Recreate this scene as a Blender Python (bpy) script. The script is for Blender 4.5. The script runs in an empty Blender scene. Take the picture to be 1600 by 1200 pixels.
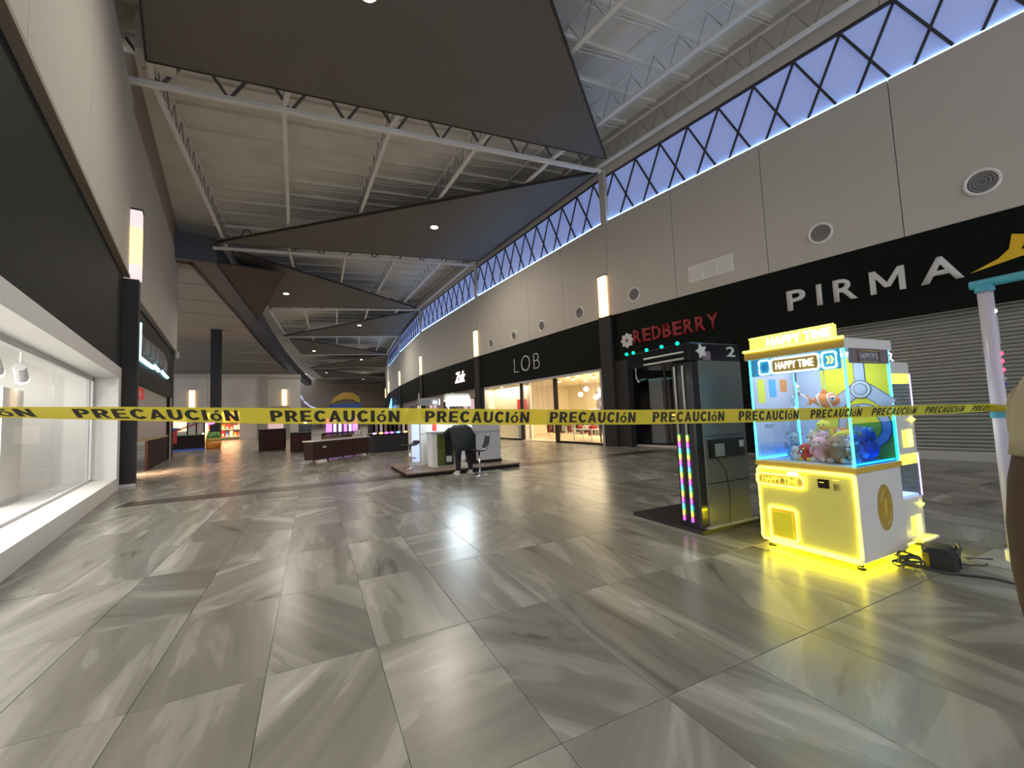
import bpy, bmesh, math, random
from mathutils import Vector, Matrix, Quaternion
random.seed(7)
PI = math.pi; R = math.radians
sc = bpy.context.scene
COL = sc.collection
# ------------------------------------------------------------------ camera, world, exposure
YAW, PITCH, ROLL, EYE, FPX = R(37.16), R(4.05), R(-2.37), 1.5, 650.0
cam_d = bpy.data.cameras.new('camera'); cam = bpy.data.objects.new('camera', cam_d); COL.objects.link(cam)
cam_d.sensor_fit = 'HORIZONTAL'; cam_d.sensor_width = 36.0; cam_d.lens = FPX / 1600 * 36.0
cam_d.clip_start = 0.05; cam_d.clip_end = 500
_f = Vector((math.sin(YAW) * math.cos(PITCH), math.cos(YAW) * math.cos(PITCH), math.sin(PITCH)))
_r0 = Vector((math.cos(YAW), -math.sin(YAW), 0)); _u0 = _r0.cross(_f)
_r = math.cos(ROLL) * _r0 + math.sin(ROLL) * _u0; _u = -math.sin(ROLL) * _r0 + math.cos(ROLL) * _u0
cam.matrix_world = Matrix(((_r.x, _u.x, -_f.x, 0), (_r.y, _u.y, -_f.y, 0), (_r.z, _u.z, -_f.z, EYE), (0, 0, 0, 1)))
sc.camera = cam
wd = bpy.data.worlds.new('World'); sc.world = wd; wd.use_nodes = True
_bg = wd.node_tree.nodes['Background']; _bg.inputs[0].default_value = (0.62, 0.66, 0.74, 1); _bg.inputs[1].default_value = 2.2
sc.view_settings.view_transform = 'Standard'; sc.view_settings.look = 'None'
sc.view_settings.gamma = 1.0; sc.view_settings.use_curve_mapping = False
sc.view_settings.exposure = 0.0
sc.cycles.sample_clamp_indirect = 4.0

# ------------------------------------------------------------------ materials
M = {}
def mat(key, col, rough=0.6, metal=0.0, emit=None, es=0.0, var=0.06, vs=3.0, spec=0.5, bump=0.0, trans=0.0):
    m = bpy.data.materials.new(key); m.use_nodes = True; nt = m.node_tree; b = nt.nodes['Principled BSDF']
    b.inputs['Roughness'].default_value = rough; b.inputs['Metallic'].default_value = metal
    b.inputs['Specular IOR Level'].default_value = spec
    tc = nt.nodes.new('ShaderNodeTexCoord'); nz = nt.nodes.new('ShaderNodeTexNoise')
    nz.inputs['Scale'].default_value = vs; nz.inputs['Detail'].default_value = 4
    nt.links.new(tc.outputs['Object'], nz.inputs['Vector'])
    mx = nt.nodes.new('ShaderNodeMix'); mx.data_type = 'RGBA'
    mx.inputs[6].default_value = tuple(max(0, c * (1 - var)) for c in col) + (1,)
    mx.inputs[7].default_value = tuple(min(1, c * (1 + var)) for c in col) + (1,)
    nt.links.new(nz.outputs['Fac'], mx.inputs[0]); nt.links.new(mx.outputs[2], b.inputs['Base Color'])
    if bump:
        bp = nt.nodes.new('ShaderNodeBump'); bp.inputs['Strength'].default_value = bump
        nt.links.new(nz.outputs['Fac'], bp.inputs['Height']); nt.links.new(bp.outputs['Normal'], b.inputs['Normal'])
    if emit:
        b.inputs['Emission Color'].default_value = tuple(emit) + (1,); b.inputs['Emission Strength'].default_value = es
    if trans: b.inputs['Transmission Weight'].default_value = trans
    M[key] = m; return m
def glow(key, col, s):
    return mat(key, tuple(min(0.8, c * 0.8) for c in col), 0.4, 0, col, s, 0.02)
def glass(key, tint=(1, 1, 1), refl=0.10, edge=0.22, haze=0.0):
    m = bpy.data.materials.new(key); m.use_nodes = True; nt = m.node_tree; nt.nodes.clear()
    o = nt.nodes.new('ShaderNodeOutputMaterial'); t = nt.nodes.new('ShaderNodeBsdfTransparent'); g = nt.nodes.new('ShaderNodeBsdfGlossy')
    t.inputs[0].default_value = tuple(tint) + (1,); g.inputs['Roughness'].default_value = 0.03
    lw = nt.nodes.new('ShaderNodeLayerWeight'); lw.inputs[0].default_value = 0.5
    pw = nt.nodes.new('ShaderNodeMath'); pw.operation = 'POWER'; nt.links.new(lw.outputs['Facing'], pw.inputs[0]); pw.inputs[1].default_value = 4.0
    fr = nt.nodes.new('ShaderNodeMath'); fr.operation = 'MULTIPLY_ADD'; nt.links.new(pw.outputs[0], fr.inputs[0]); fr.inputs[1].default_value = edge; fr.inputs[2].default_value = refl * 0.25
    mx = nt.nodes.new('ShaderNodeMixShader'); nt.links.new(fr.outputs[0], mx.inputs[0]); nt.links.new(t.outputs[0], mx.inputs[1]); nt.links.new(g.outputs[0], mx.inputs[2])
    out = mx
    if haze:
        d = nt.nodes.new('ShaderNodeBsdfTranslucent'); d.inputs[0].default_value = (0.9, 0.9, 0.9, 1)
        m2 = nt.nodes.new('ShaderNodeMixShader'); m2.inputs[0].default_value = haze
        nt.links.new(mx.outputs[0], m2.inputs[1]); nt.links.new(d.outputs[0], m2.inputs[2]); out = m2
    nt.links.new(out.outputs[0], o.inputs[0]); M[key] = m; return m

mat('cream', (0.50, 0.47, 0.42), 0.8, var=0.03, vs=0.8)
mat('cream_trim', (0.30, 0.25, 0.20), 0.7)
mat('fascia', (0.0045, 0.0065, 0.005), 0.65, spec=0.12, var=0.15, vs=1.5)
mat('fascia_l', (0.017, 0.018, 0.0175), 0.6, spec=0.2, var=0.12, vs=1.5)
mat('pillar', (0.030, 0.028, 0.029), 0.6, spec=0.25, var=0.1)
mat('white', (0.78, 0.77, 0.74), 0.45, var=0.03)
mat('white_gloss', (0.80, 0.80, 0.78), 0.22, var=0.03)
mat('shop_white', (0.80, 0.78, 0.74), 0.5, var=0.03)
mat('shop_grey', (0.56, 0.55, 0.56), 0.5, var=0.03)
mat('sail', (0.150, 0.138, 0.120), 0.62, var=0.10, vs=0.7)
mat('deck', (0.80, 0.77, 0.70), 0.55, var=0.18, vs=1.1, bump=0.5)
mat('steel', (0.84, 0.82, 0.78), 0.5, var=0.05)
mat('steel_dark', (0.16, 0.15, 0.16), 0.5)
mat('soffit', (0.090, 0.096, 0.130), 0.5, var=0.1)
mat('soffit_edge', (0.035, 0.025, 0.022), 0.6)
mat('low_ceiling', (0.40, 0.35, 0.29), 0.8, var=0.05)
mat('lattice', (0.05, 0.045, 0.055), 0.5)
mat('pane', (0.42, 0.46, 0.66), 0.5, emit=(0.30, 0.44, 1.0), es=0.36, var=0.03)
glow('led_sill', (0.28, 0.58, 1.0), 20.0)
glow('sconce', (1.0, 0.62, 0.28), 3.2)
glow('sconce_dim', (1.0, 0.64, 0.34), 1.5); glow('sconce_end', (0.92, 0.80, 0.82), 0.75)
glow('lamp', (1.0, 0.84, 0.55), 60.0)
glow('far_lamp', (1.0, 0.85, 0.62), 25.0)
mat('shutter', (0.36, 0.36, 0.33), 0.38, metal=0.35, var=0.08)
mat('shutter_bar', (0.45, 0.45, 0.42), 0.4, metal=0.2)
mat('sign_white', (0.62, 0.62, 0.60), 0.4)
mat('sign_red', (0.26, 0.012, 0.010), 0.45)
mat('sign_yellow', (0.80, 0.50, 0.02), 0.4)
mat('dark', (0.018, 0.018, 0.018), 0.5)
mat('black', (0.010, 0.010, 0.011), 0.45)
mat('black_gloss', (0.015, 0.016, 0.020), 0.12)
mat('grey', (0.30, 0.30, 0.30), 0.5)
mat('grey_gloss', (0.13, 0.135, 0.13), 0.22)
mat('chrome', (0.75, 0.75, 0.77), 0.18, metal=1.0)
mat('brown', (0.040, 0.019, 0.018), 0.7, spec=0.15, var=0.15, vs=5)
mat('brown_dark', (0.022, 0.015, 0.014), 0.7, spec=0.15)
mat('wood', (0.24, 0.17, 0.12), 0.4, var=0.25, vs=6)
mat('floor_strip', (0.060, 0.048, 0.041), 0.30, var=0.2, vs=4)
mat('tape_text', (0.020, 0.016, 0.010), 0.6)
mat('lob_wall', (0.84, 0.76, 0.58), 0.7)
mat('lob_floor', (0.62, 0.52, 0.38), 0.25)
mat('red', (0.70, 0.025, 0.020), 0.5, emit=(0.9, 0.05, 0.03), es=0.15)
mat('gold', (0.42, 0.30, 0.06), 0.35, var=0.1)
mat('gold_band', (0.62, 0.42, 0.05), 0.4)
mat('claw_white', (0.74, 0.73, 0.70), 0.35)
mat('poster_yellow', (0.86, 0.78, 0.02), 0.5)
mat('poster_grey', (0.55, 0.60, 0.70), 0.5)
mat('poster_line', (0.12, 0.14, 0.22), 0.5)
mat('blue_plate', (0.03, 0.30, 0.55), 0.4, emit=(0.02, 0.35, 0.8), es=0.25)
glow('neon_yellow', (1.0, 0.88, 0.05), 9.0)
glow('neon_under', (1.0, 0.86, 0.01), 60.0)
glow('neon_cyan', (0.04, 0.70, 1.0), 7.0)
glow('neon_blue', (0.02, 0.28, 1.0), 14.0)
glow('neon_ice', (0.55, 0.95, 1.0), 3.0)
glow('neon_letter', (1.0, 0.98, 0.80), 2.2)
glow('marquee', (0.95, 0.95, 0.10), 1.6)
glow('marquee_letter', (1.0, 1.0, 0.86), 4.0)
glow('yellow_letter', (1.0, 0.88, 0.08), 1.0)
mat('front_yellow', (0.72, 0.68, 0.16), 0.35)
mat('lilac', (0.62, 0.60, 0.72), 0.5)
glow('chevron', (0.75, 1.0, 0.25), 1.5)
glow('claw_lamp', (0.80, 0.90, 1.0), 22.0)
glow('green_led', (0.0, 0.9, 0.36), 4.0)
mat('tube_off', (0.58, 0.58, 0.54), 0.35)
mat('teal', (0.07, 0.38, 0.52), 0.4)
mat('pole', (0.66, 0.60, 0.72), 0.3, var=0.05)
glow('red_led', (1.0, 0.03, 0.10), 5.0)
glow('kiosk_lamp', (0.80, 0.94, 1.0), 55.0)
glow('purple', (0.62, 0.12, 1.0), 4.0)
glow('violet', (0.62, 0.45, 1.0), 2.5)
glow('magenta', (1.0, 0.10, 0.85), 4.0)
glow('orange_led', (1.0, 0.38, 0.12), 4.0)
glow('blue_led', (0.12, 0.45, 1.0), 4.0)
glow('ice_panel', (0.55, 0.66, 1.0), 0.75)
glow('bulb_warm', (1.0, 0.74, 0.40), 18.0)
glow('shop_glow', (1.0, 0.66, 0.34), 2.0)
glow('sign_glow', (0.95, 0.70, 0.75), 2.0)
glow('sign_cyan', (0.42, 0.88, 0.98), 2.2)
glow('pink_panel', (0.85, 0.60, 0.62), 0.5)
mat('green_poster', (0.10, 0.12, 0.02), 0.4, var=0.6, vs=9)
mat('red_box', (0.45, 0.03, 0.03), 0.5); mat('blue_box', (0.05, 0.12, 0.42), 0.5); mat('orange_box', (0.70, 0.24, 0.03), 0.5); mat('green_box', (0.14, 0.30, 0.05), 0.5)
mat('awning', (0.50, 0.32, 0.04), 0.5); mat('mauve', (0.20, 0.15, 0.18), 0.6)
mat('bag', (0.012, 0.013, 0.012), 0.5, bump=0.3, vs=30)
mat('cable', (0.04, 0.045, 0.05), 0.5)
mat('coat', (0.018, 0.024, 0.026), 0.85, bump=0.3, vs=20); mat('trousers', (0.012, 0.010, 0.010), 0.8); mat('skin', (0.42, 0.25, 0.17), 0.55)
mat('shoe', (0.70, 0.68, 0.64), 0.5); mat('hair', (0.015, 0.010, 0.008), 0.5)
mat('beige_coat', (0.34, 0.29, 0.19), 0.9, bump=0.4, vs=40); mat('brown_cloth', (0.060, 0.036, 0.018), 0.95, bump=0.5, vs=60)
glass('glass'); glass('glass_blue', (0.90, 0.95, 1.0)); glass('glass_shop', (0.96, 0.97, 0.96))
glass('acrylic', (0.94, 0.97, 1.0)); glass('glass_film', (0.42, 0.70, 1.0))

# caution tape: thin yellow film that lets some light through
def tape_material():
    m = bpy.data.materials.new('tape'); m.use_nodes = True; nt = m.node_tree; b = nt.nodes['Principled BSDF']; o = nt.nodes['Material Output']
    tc = nt.nodes.new('ShaderNodeTexCoord'); nz = nt.nodes.new('ShaderNodeTexNoise'); nz.inputs['Scale'].default_value = 3
    nt.links.new(tc.outputs['Object'], nz.inputs['Vector'])
    rp = nt.nodes.new('ShaderNodeValToRGB'); rp.color_ramp.elements[0].color = (0.62, 0.50, 0.05, 1); rp.color_ramp.elements[1].color = (0.72, 0.64, 0.06, 1)
    nt.links.new(nz.outputs['Fac'], rp.inputs[0]); nt.links.new(rp.outputs[0], b.inputs['Base Color']); b.inputs['Roughness'].default_value = 0.35
    tl = nt.nodes.new('ShaderNodeBsdfTranslucent'); nt.links.new(rp.outputs[0], tl.inputs[0])
    tp = nt.nodes.new('ShaderNodeBsdfTransparent'); tp.inputs[0].default_value = (0.9, 0.8, 0.25, 1)
    m1 = nt.nodes.new('ShaderNodeMixShader'); m1.inputs[0].default_value = 0.45; nt.links.new(b.outputs[0], m1.inputs[1]); nt.links.new(tl.outputs[0], m1.inputs[2])
    m2 = nt.nodes.new('ShaderNodeMixShader'); m2.inputs[0].default_value = 0.12; nt.links.new(m1.outputs[0], m2.inputs[1]); nt.links.new(tp.outputs[0], m2.inputs[2])
    nt.links.new(m2.outputs[0], o.inputs[0]); M['tape'] = m
tape_material()

TH = R(11.43)          # the floor grid and the trusses are turned this much from the near walls
TU, TV, TU0, TV0 = 0.636, 1.27, -0.26, 1.73
def floor_material():
    m = bpy.data.materials.new('floor_tile'); m.use_nodes = True; nt = m.node_tree; N = nt.nodes; L = nt.links; b = N['Principled BSDF']
    def math_(op, a, c=None):
        n = N.new('ShaderNodeMath'); n.operation = op
        for i, v in enumerate((a, c)):
            if v is None: continue
            if isinstance(v, (int, float)): n.inputs[i].default_value = v
            else: L.new(v, n.inputs[i])
        return n.outputs[0]
    geo = N.new('ShaderNodeNewGeometry')
    rot = N.new('ShaderNodeVectorRotate'); rot.rotation_type = 'Z_AXIS'; rot.inputs['Angle'].default_value = TH
    L.new(geo.outputs['Position'], rot.inputs['Vector'])
    sx = N.new('ShaderNodeSeparateXYZ'); L.new(rot.outputs[0], sx.inputs[0])
    cu = math_('DIVIDE', math_('SUBTRACT', sx.outputs[0], TU0), TU); cv = math_('DIVIDE', math_('SUBTRACT', sx.outputs[1], TV0), TV)
    iu = math_('FLOOR', cu); iv = math_('FLOOR', cv); fu = math_('SUBTRACT', cu, iu); fv = math_('SUBTRACT', cv, iv)
    cid = N.new('ShaderNodeCombineXYZ'); L.new(iu, cid.inputs[0]); L.new(iv, cid.inputs[1])
    wn = N.new('ShaderNodeTexWhiteNoise'); wn.noise_dimensions = '2D'; L.new(cid.outputs[0], wn.inputs['Vector'])
    # vein direction of each tile: one of five
    ang = math_('SUBTRACT', math_('MULTIPLY', wn.outputs['Value'], 2.0), 1.0)
    ang = math_('MULTIPLY', math_('MULTIPLY', ang, math_('MULTIPLY', ang, ang)), 1.5)
    vr = N.new('ShaderNodeVectorRotate'); vr.rotation_type = 'Z_AXIS'; L.new(rot.outputs[0], vr.inputs['Vector']); L.new(ang, vr.inputs['Angle'])
    off = N.new('ShaderNodeVectorMath'); off.operation = 'MULTIPLY_ADD'; L.new(wn.outputs['Color'], off.inputs[0]); off.inputs[1].default_value = (37, 53, 11); L.new(vr.outputs[0], off.inputs[2])
    mp = N.new('ShaderNodeMapping'); mp.inputs['Scale'].default_value = (2.6, 0.42, 1); L.new(off.outputs[0], mp.inputs['Vector'])
    n1 = N.new('ShaderNodeTexNoise'); n1.inputs['Scale'].default_value = 1.0; n1.inputs['Detail'].default_value = 7; n1.inputs['Roughness'].default_value = 0.52; n1.inputs['Distortion'].default_value = 0.7
    L.new(mp.outputs[0], n1.inputs['Vector'])
    rp = N.new('ShaderNodeValToRGB'); e = rp.color_ramp.elements
    e[0].position = 0.30; e[0].color = (0.10, 0.096, 0.080, 1); e[1].position = 0.74; e[1].color = (0.42, 0.405, 0.355, 1)
    for p, c in ((0.355, (0.185, 0.176, 0.148, 1)), (0.52, (0.215, 0.205, 0.173, 1)), (0.545, (0.275, 0.263, 0.227, 1)), (0.63, (0.30, 0.288, 0.25, 1)), (0.655, (0.37, 0.355, 0.31, 1))):
        q = e.new(p); q.color = c
    L.new(n1.outputs['Fac'], rp.inputs[0])
    mp2 = N.new('ShaderNodeMapping'); mp2.inputs['Scale'].default_value = (8.0, 0.5, 1); L.new(off.outputs[0], mp2.inputs['Vector'])
    n2 = N.new('ShaderNodeTexNoise'); n2.inputs['Scale'].default_value = 1.0; n2.inputs['Detail'].default_value = 6; L.new(mp2.outputs[0], n2.inputs['Vector'])
    mr = N.new('ShaderNodeMapRange'); mr.inputs['From Min'].default_value = 0.3; mr.inputs['From Max'].default_value = 0.7; mr.inputs['To Min'].default_value = 0.84; mr.inputs['To Max'].default_value = 1.14
    L.new(n2.outputs['Fac'], mr.inputs['Value'])
    mr2 = N.new('ShaderNodeMapRange'); mr2.inputs['To Min'].default_value = 0.86; mr2.inputs['To Max'].default_value = 1.1; L.new(wn.outputs['Value'], mr2.inputs['Value'])
    mul = N.new('ShaderNodeVectorMath'); mul.operation = 'SCALE'; L.new(rp.outputs[0], mul.inputs[0]); L.new(math_('MULTIPLY', mr.outputs[0], mr2.outputs[0]), mul.inputs['Scale'])
    # joints
    du = math_('MULTIPLY', math_('MINIMUM', fu, math_('SUBTRACT', 1.0, fu)), TU); dv = math_('MULTIPLY', math_('MINIMUM', fv, math_('SUBTRACT', 1.0, fv)), TV)
    jt = math_('LESS_THAN', math_('MINIMUM', du, dv), 0.0016)
    mx = N.new('ShaderNodeMix'); mx.data_type = 'RGBA'; L.new(jt, mx.inputs[0]); L.new(mul.outputs[0], mx.inputs[6]); mx.inputs[7].default_value = (0.12, 0.11, 0.10, 1)
    L.new(mx.outputs[2], b.inputs['Base Color']); b.inputs['Roughness'].default_value = 0.27; b.inputs['Specular IOR Level'].default_value = 0.55
    M['floor_tile'] = m
floor_material()
def rainbow_material():
    m = bpy.data.materials.new('rainbow_led'); m.use_nodes = True; nt = m.node_tree; N = nt.nodes; L = nt.links; b = N['Principled BSDF']
    tc = N.new('ShaderNodeTexCoord'); s = N.new('ShaderNodeSeparateXYZ'); L.new(tc.outputs['Object'], s.inputs[0])
    d = N.new('ShaderNodeMath'); d.operation = 'DIVIDE'; L.new(s.outputs[2], d.inputs[0]); d.inputs[1].default_value = 0.225
    a = N.new('ShaderNodeMath'); a.operation = 'ADD'; L.new(d.outputs[0], a.inputs[0]); a.inputs[1].default_value = 0.25
    f = N.new('ShaderNodeMath'); f.operation = 'FRACT'; L.new(a.outputs[0], f.inputs[0])
    iv = N.new('ShaderNodeMath'); iv.operation = 'SUBTRACT'; iv.inputs[0].default_value = 1.0; L.new(f.outputs[0], iv.inputs[1])
    h = N.new('ShaderNodeCombineColor'); h.mode = 'HSV'; L.new(f.outputs[0], h.inputs[0]); h.inputs[1].default_value = 0.95; h.inputs[2].default_value = 1
    L.new(h.outputs[0], b.inputs['Emission Color']); b.inputs['Emission Strength'].default_value = 3.0
    b.inputs['Base Color'].default_value = (0.5, 0.5, 0.5, 1); M['rainbow_led'] = m
rainbow_material()

# ------------------------------------------------------------------ helpers
def empty(name, loc=(0, 0, 0), rz=0.0):
    o = bpy.data.objects.new(name, None); COL.objects.link(o); o.location = loc; o.rotation_euler = (0, 0, rz); o.empty_display_size = 0.1
    return o
def tag(o, label=None, cat=None, group=None, kind=None):
    if label: o['label'] = label
    if cat: o['category'] = cat
    if group: o['group'] = group
    if kind: o['kind'] = kind
    return o
def thing(name, label, cat, loc=(0, 0, 0), rz=0.0, group=None): return tag(empty(name, loc, rz), label, cat, group)
class MB:
    def __init__(s): s.v = []; s.f = []
    def add(s, vs, fs):
        n = len(s.v); s.v += [tuple(q) for q in vs]; s.f += [tuple(i + n for i in f) for f in fs]; return s
    def box(s, x0, x1, y0, y1, z0, z1):
        return s.add([(x0, y0, z0), (x1, y0, z0), (x1, y1, z0), (x0, y1, z0), (x0, y0, z1), (x1, y0, z1), (x1, y1, z1), (x0, y1, z1)],
                     [(0, 3, 2, 1), (4, 5, 6, 7), (0, 1, 5, 4), (1, 2, 6, 5), (2, 3, 7, 6), (3, 0, 4, 7)])
    def cbox(s, x0, x1, y0, y1, z0, z1, c=0.02):
        # box with chamfered vertical edges and chamfered top rim
        def ring(x0, x1, y0, y1, z, c): return [(x0 + c, y0, z), (x1 - c, y0, z), (x1, y0 + c, z), (x1, y1 - c, z), (x1 - c, y1, z), (x0 + c, y1, z), (x0, y1 - c, z), (x0, y0 + c, z)]
        rs = [ring(x0, x1, y0, y1, z0, c), ring(x0, x1, y0, y1, z1 - c, c), ring(x0 + c, x1 - c, y0 + c, y1 - c, z1, c * 0.6)]
        return s.loft(rs)
    def loft(s, rings, cap=True):
        n = len(rings[0]); vs = [p for r in rings for p in r]; fs = []
        for k in range(len(rings) - 1):
            for i in range(n):
                j = (i + 1) % n; fs.append((k * n + i, k * n + j, (k + 1) * n + j, (k + 1) * n + i))
        if cap: fs.append(tuple(reversed(range(n)))); fs.append(tuple(range((len(rings) - 1) * n, len(rings) * n)))
        return s.add(vs, fs)
    def prism(s, poly, z0, z1):
        n = len(poly); vs = [(p[0], p[1], z0) for p in poly] + [(p[0], p[1], z1) for p in poly]
        return s.add(vs, [tuple(reversed(range(n))), tuple(range(n, 2 * n))] + [(i, (i + 1) % n, (i + 1) % n + n, i + n) for i in range(n)])
    def prism_xz(s, poly, y0, y1):   # polygon in x,z with thickness along y
        n = len(poly); vs = [(p[0], y0, p[1]) for p in poly] + [(p[0], y1, p[1]) for p in poly]
        return s.add(vs, [tuple(range(n)), tuple(reversed(range(n, 2 * n)))] + [(i, i + n, (i + 1) % n + n, (i + 1) % n) for i in range(n)])
    def slab(s, pts, t):     # 3-D polygon thickened downwards
        n = len(pts); vs = [tuple(p) for p in pts] + [(p[0], p[1], p[2] - t) for p in pts]
        return s.add(vs, [tuple(range(n)), tuple(reversed(range(n, 2 * n)))] + [(i, i + n, (i + 1) % n + n, (i + 1) % n) for i in range(n)])
    def tube(s, pts, r, n=6, closed=False):
        pts = [Vector(p) for p in pts]; rr = r if isinstance(r, (list, tuple)) else [r] * len(pts); rings = []; up = Vector((0, 0, 1)); m = len(pts)
        for i, p in enumerate(pts):
            if closed: t = (pts[(i + 1) % m] - pts[i - 1])
            else: t = pts[min(i + 1, m - 1)] - pts[max(i - 1, 0)]
            t.normalize(); a = t.cross(up)
            if a.length < 1e-3: a = t.cross(Vector((0, 1, 0)))
            a.normalize(); b = a.cross(t)
            rings.append([tuple(p + rr[i] * (math.cos(2 * PI * k / n) * a + math.sin(2 * PI * k / n) * b)) for k in range(n)])
        if closed: rings.append(rings[0]); return s.loft(rings, False)
        return s.loft(rings)
    def bar(s, a, b, w, h):   # rectangular bar from a to b, w across, h high
        a = Vector(a); b = Vector(b); t = (b - a).normalized(); up = Vector((0, 0, 1)); x = t.cross(up)
        if x.length < 1e-3: x = Vector((1, 0, 0))
        x.normalize(); y = x.cross(t)
        rg = [[tuple(p + sx * x * w / 2 + sy * y * h / 2) for sx, sy in ((-1, -1), (1, -1), (1, 1), (-1, 1))] for p in (a, b)]
        return s.loft(rg)
    def lathe(s, prof, c=(0, 0), n=16):
        return s.loft([[(c[0] + r * math.cos(2 * PI * k / n), c[1] + r * math.sin(2 * PI * k / n), z) for k in range(n)] for r, z in prof])
    def ell(s, c, r, n=12, m=8):
        rings = []
        for j in range(m + 1):
            t = -PI / 2 + PI * j / m; q = max(0.03, math.cos(t))
            rings.append([(c[0] + r[0] * q * math.cos(2 * PI * k / n), c[1] + r[1] * q * math.sin(2 * PI * k / n), c[2] + r[2] * math.sin(t)) for k in range(n)])
        return s.loft(rings)
    def mesh(s, name):
        me = bpy.data.meshes.new(name); me.from_pydata(s.v, [], s.f); me.update(); return me
    def build(s, name, m, parent=None, smooth=False, fix=True):
        me = s.mesh(name)
        if fix:
            bm = bmesh.new(); bm.from_mesh(me); bmesh.ops.recalc_face_normals(bm, faces=bm.faces); bm.to_mesh(me); bm.free()
        if smooth: me.polygons.foreach_set('use_smooth', [True] * len(me.polygons))
        return link(name, me, m, parent)
def link(name, me, m=None, parent=None, loc=None):
    o = bpy.data.objects.new(name, me); COL.objects.link(o)
    if m: 
        if not me.materials: me.materials.append(M[m])
    if parent: o.parent = parent
    if loc: o.location = loc
    return o
def box(name, m, p, *a): return MB().box(*a).build(name, m, p)
def struct(o): o['kind'] = 'structure'; return o
def rrect(x0, x1, z0, z1, r, y, n=4):
    pts = []
    for cx, cz, a0 in ((x1 - r, z1 - r, 0), (x0 + r, z1 - r, PI / 2), (x0 + r, z0 + r, PI), (x1 - r, z0 + r, 1.5 * PI)):
        for k in range(n + 1):
            a = a0 + PI / 2 * k / n; pts.append((cx + r * math.cos(a), y, cz + r * math.sin(a)))
    return pts
_tc = {}
def text_mesh(s, w, h, bold=0.0, depth=0.01, shear=0.0, spacing=1.0):
    """flat lettering in x,z (front towards -y), lower left corner at 0,0, stretched to w by h"""
    cu = bpy.data.curves.new('lettering', 'FONT'); cu.body = s; cu.size = 1.0; cu.offset = bold; cu.shear = shear; cu.space_character = spacing; cu.resolution_u = 3
    ob = bpy.data.objects.new('lettering', cu); COL.objects.link(ob)
    dg = bpy.context.evaluated_depsgraph_get(); me = bpy.data.meshes.new_from_object(ob.evaluated_get(dg))
    bpy.data.objects.remove(ob); bpy.data.curves.remove(cu)
    xs = [v.co.x for v in me.vertices]; ys = [v.co.y for v in me.vertices]; x0, x1, y0, y1 = min(xs), max(xs), min(ys), max(ys)
    bm = bmesh.new(); bm.from_mesh(me); bmesh.ops.remove_doubles(bm, verts=bm.verts, dist=1e-5)
    if depth:
        r = bmesh.ops.extrude_face_region(bm, geom=bm.faces[:])
        for g in r['geom']:
            if isinstance(g, bmesh.types.BMVert): g.co.z -= 1.0
    for v in bm.verts: v.co = Vector(((v.co.x - x0) / (x1 - x0) * w, (-depth if v.co.z > -0.5 else 0.0), (v.co.y - y0) / (y1 - y0) * h))
    bmesh.ops.recalc_face_normals(bm, faces=bm.faces); bm.to_mesh(me); bm.free(); return me
def area_light(name, parent, loc, size, power, col, rot=(0, 0, 0), sy=None, spread=PI):
    d = bpy.data.lights.new(name, 'AREA'); d.energy = power; d.color = col; d.shape = 'RECTANGLE' if sy else 'DISK'; d.size = size
    if sy: d.size_y = sy
    d.spread = spread
    o = bpy.data.objects.new(name, d); COL.objects.link(o); o.location = loc; o.rotation_euler = rot
    if parent: o.parent = parent
    return o
def spot_light(name, parent, loc, power, col, angle=2.2, rad=0.08, rot=(0, 0, 0)):
    d = bpy.data.lights.new(name, 'SPOT'); d.energy = power; d.color = col; d.spot_size = angle; d.spot_blend = 0.8; d.shadow_soft_size = rad
    o = bpy.data.objects.new(name, d); COL.objects.link(o); o.location = loc; o.rotation_euler = rot
    if parent: o.parent = parent
    return o
def G(u, v, z=0.0): return Vector((u * math.cos(TH) + v * math.sin(TH), -u * math.sin(TH) + v * math.cos(TH), z))
FACE = math.atan2(-math.cos(TH), -math.sin(TH))    # local x runs to the viewer's right, local y away from the viewer
def project(p):
    q = Vector(p) - Vector((0, 0, EYE)); d = q.dot(_f)
    return (800 + FPX * q.dot(_r) / d, 600 - FPX * q.dot(_u) / d, d) if d > 0.05 else None
ORD = ['nearest', 'second nearest', 'third nearest', 'fourth nearest', 'fifth nearest', 'sixth nearest', 'seventh nearest', 'eighth nearest', 'ninth nearest', 'farthest']
# ================================================================== SETTING
WR = [Vector(p) for p in ((13.6, -13.0), (13.6, -1.0), (13.6, 11.0), (14.8, 23.0), (16.4, 35.2), (19.3, 47.5), (23.0, 61.0), (28.0, 76.0), (34.5, 93.0), (42.0, 111.0))]
TR_ = [((-1.6, -9.6, 10.65), (13.6, -13.0, 11.6)), ((-1.6, 2.3, 10.65), (13.6, -1.0, 11.6)), ((-1.65, 14.2, 10.7), (13.6, 11.0, 11.55)), ((0.6, 25.9, 10.7), (14.8, 23.0, 11.5)),
       ((4.0, 38.2, 10.7), (16.4, 35.2, 11.4)), ((7.1, 50.1, 10.7), (19.3, 47.5, 11.3)), ((10.5, 62.5, 10.7), (23.0, 61.0, 11.2)), ((15.0, 78.0, 10.7), (28.0, 76.0, 11.1)),
       ((20.5, 95.0, 10.7), (34.5, 93.0, 11.0)), ((26.5, 111.0, 10.7), (42.0, 111.0, 11.0))]
TR_ = [(Vector(a), Vector(b)) for a, b in TR_]
ROOF = 1.42
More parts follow.
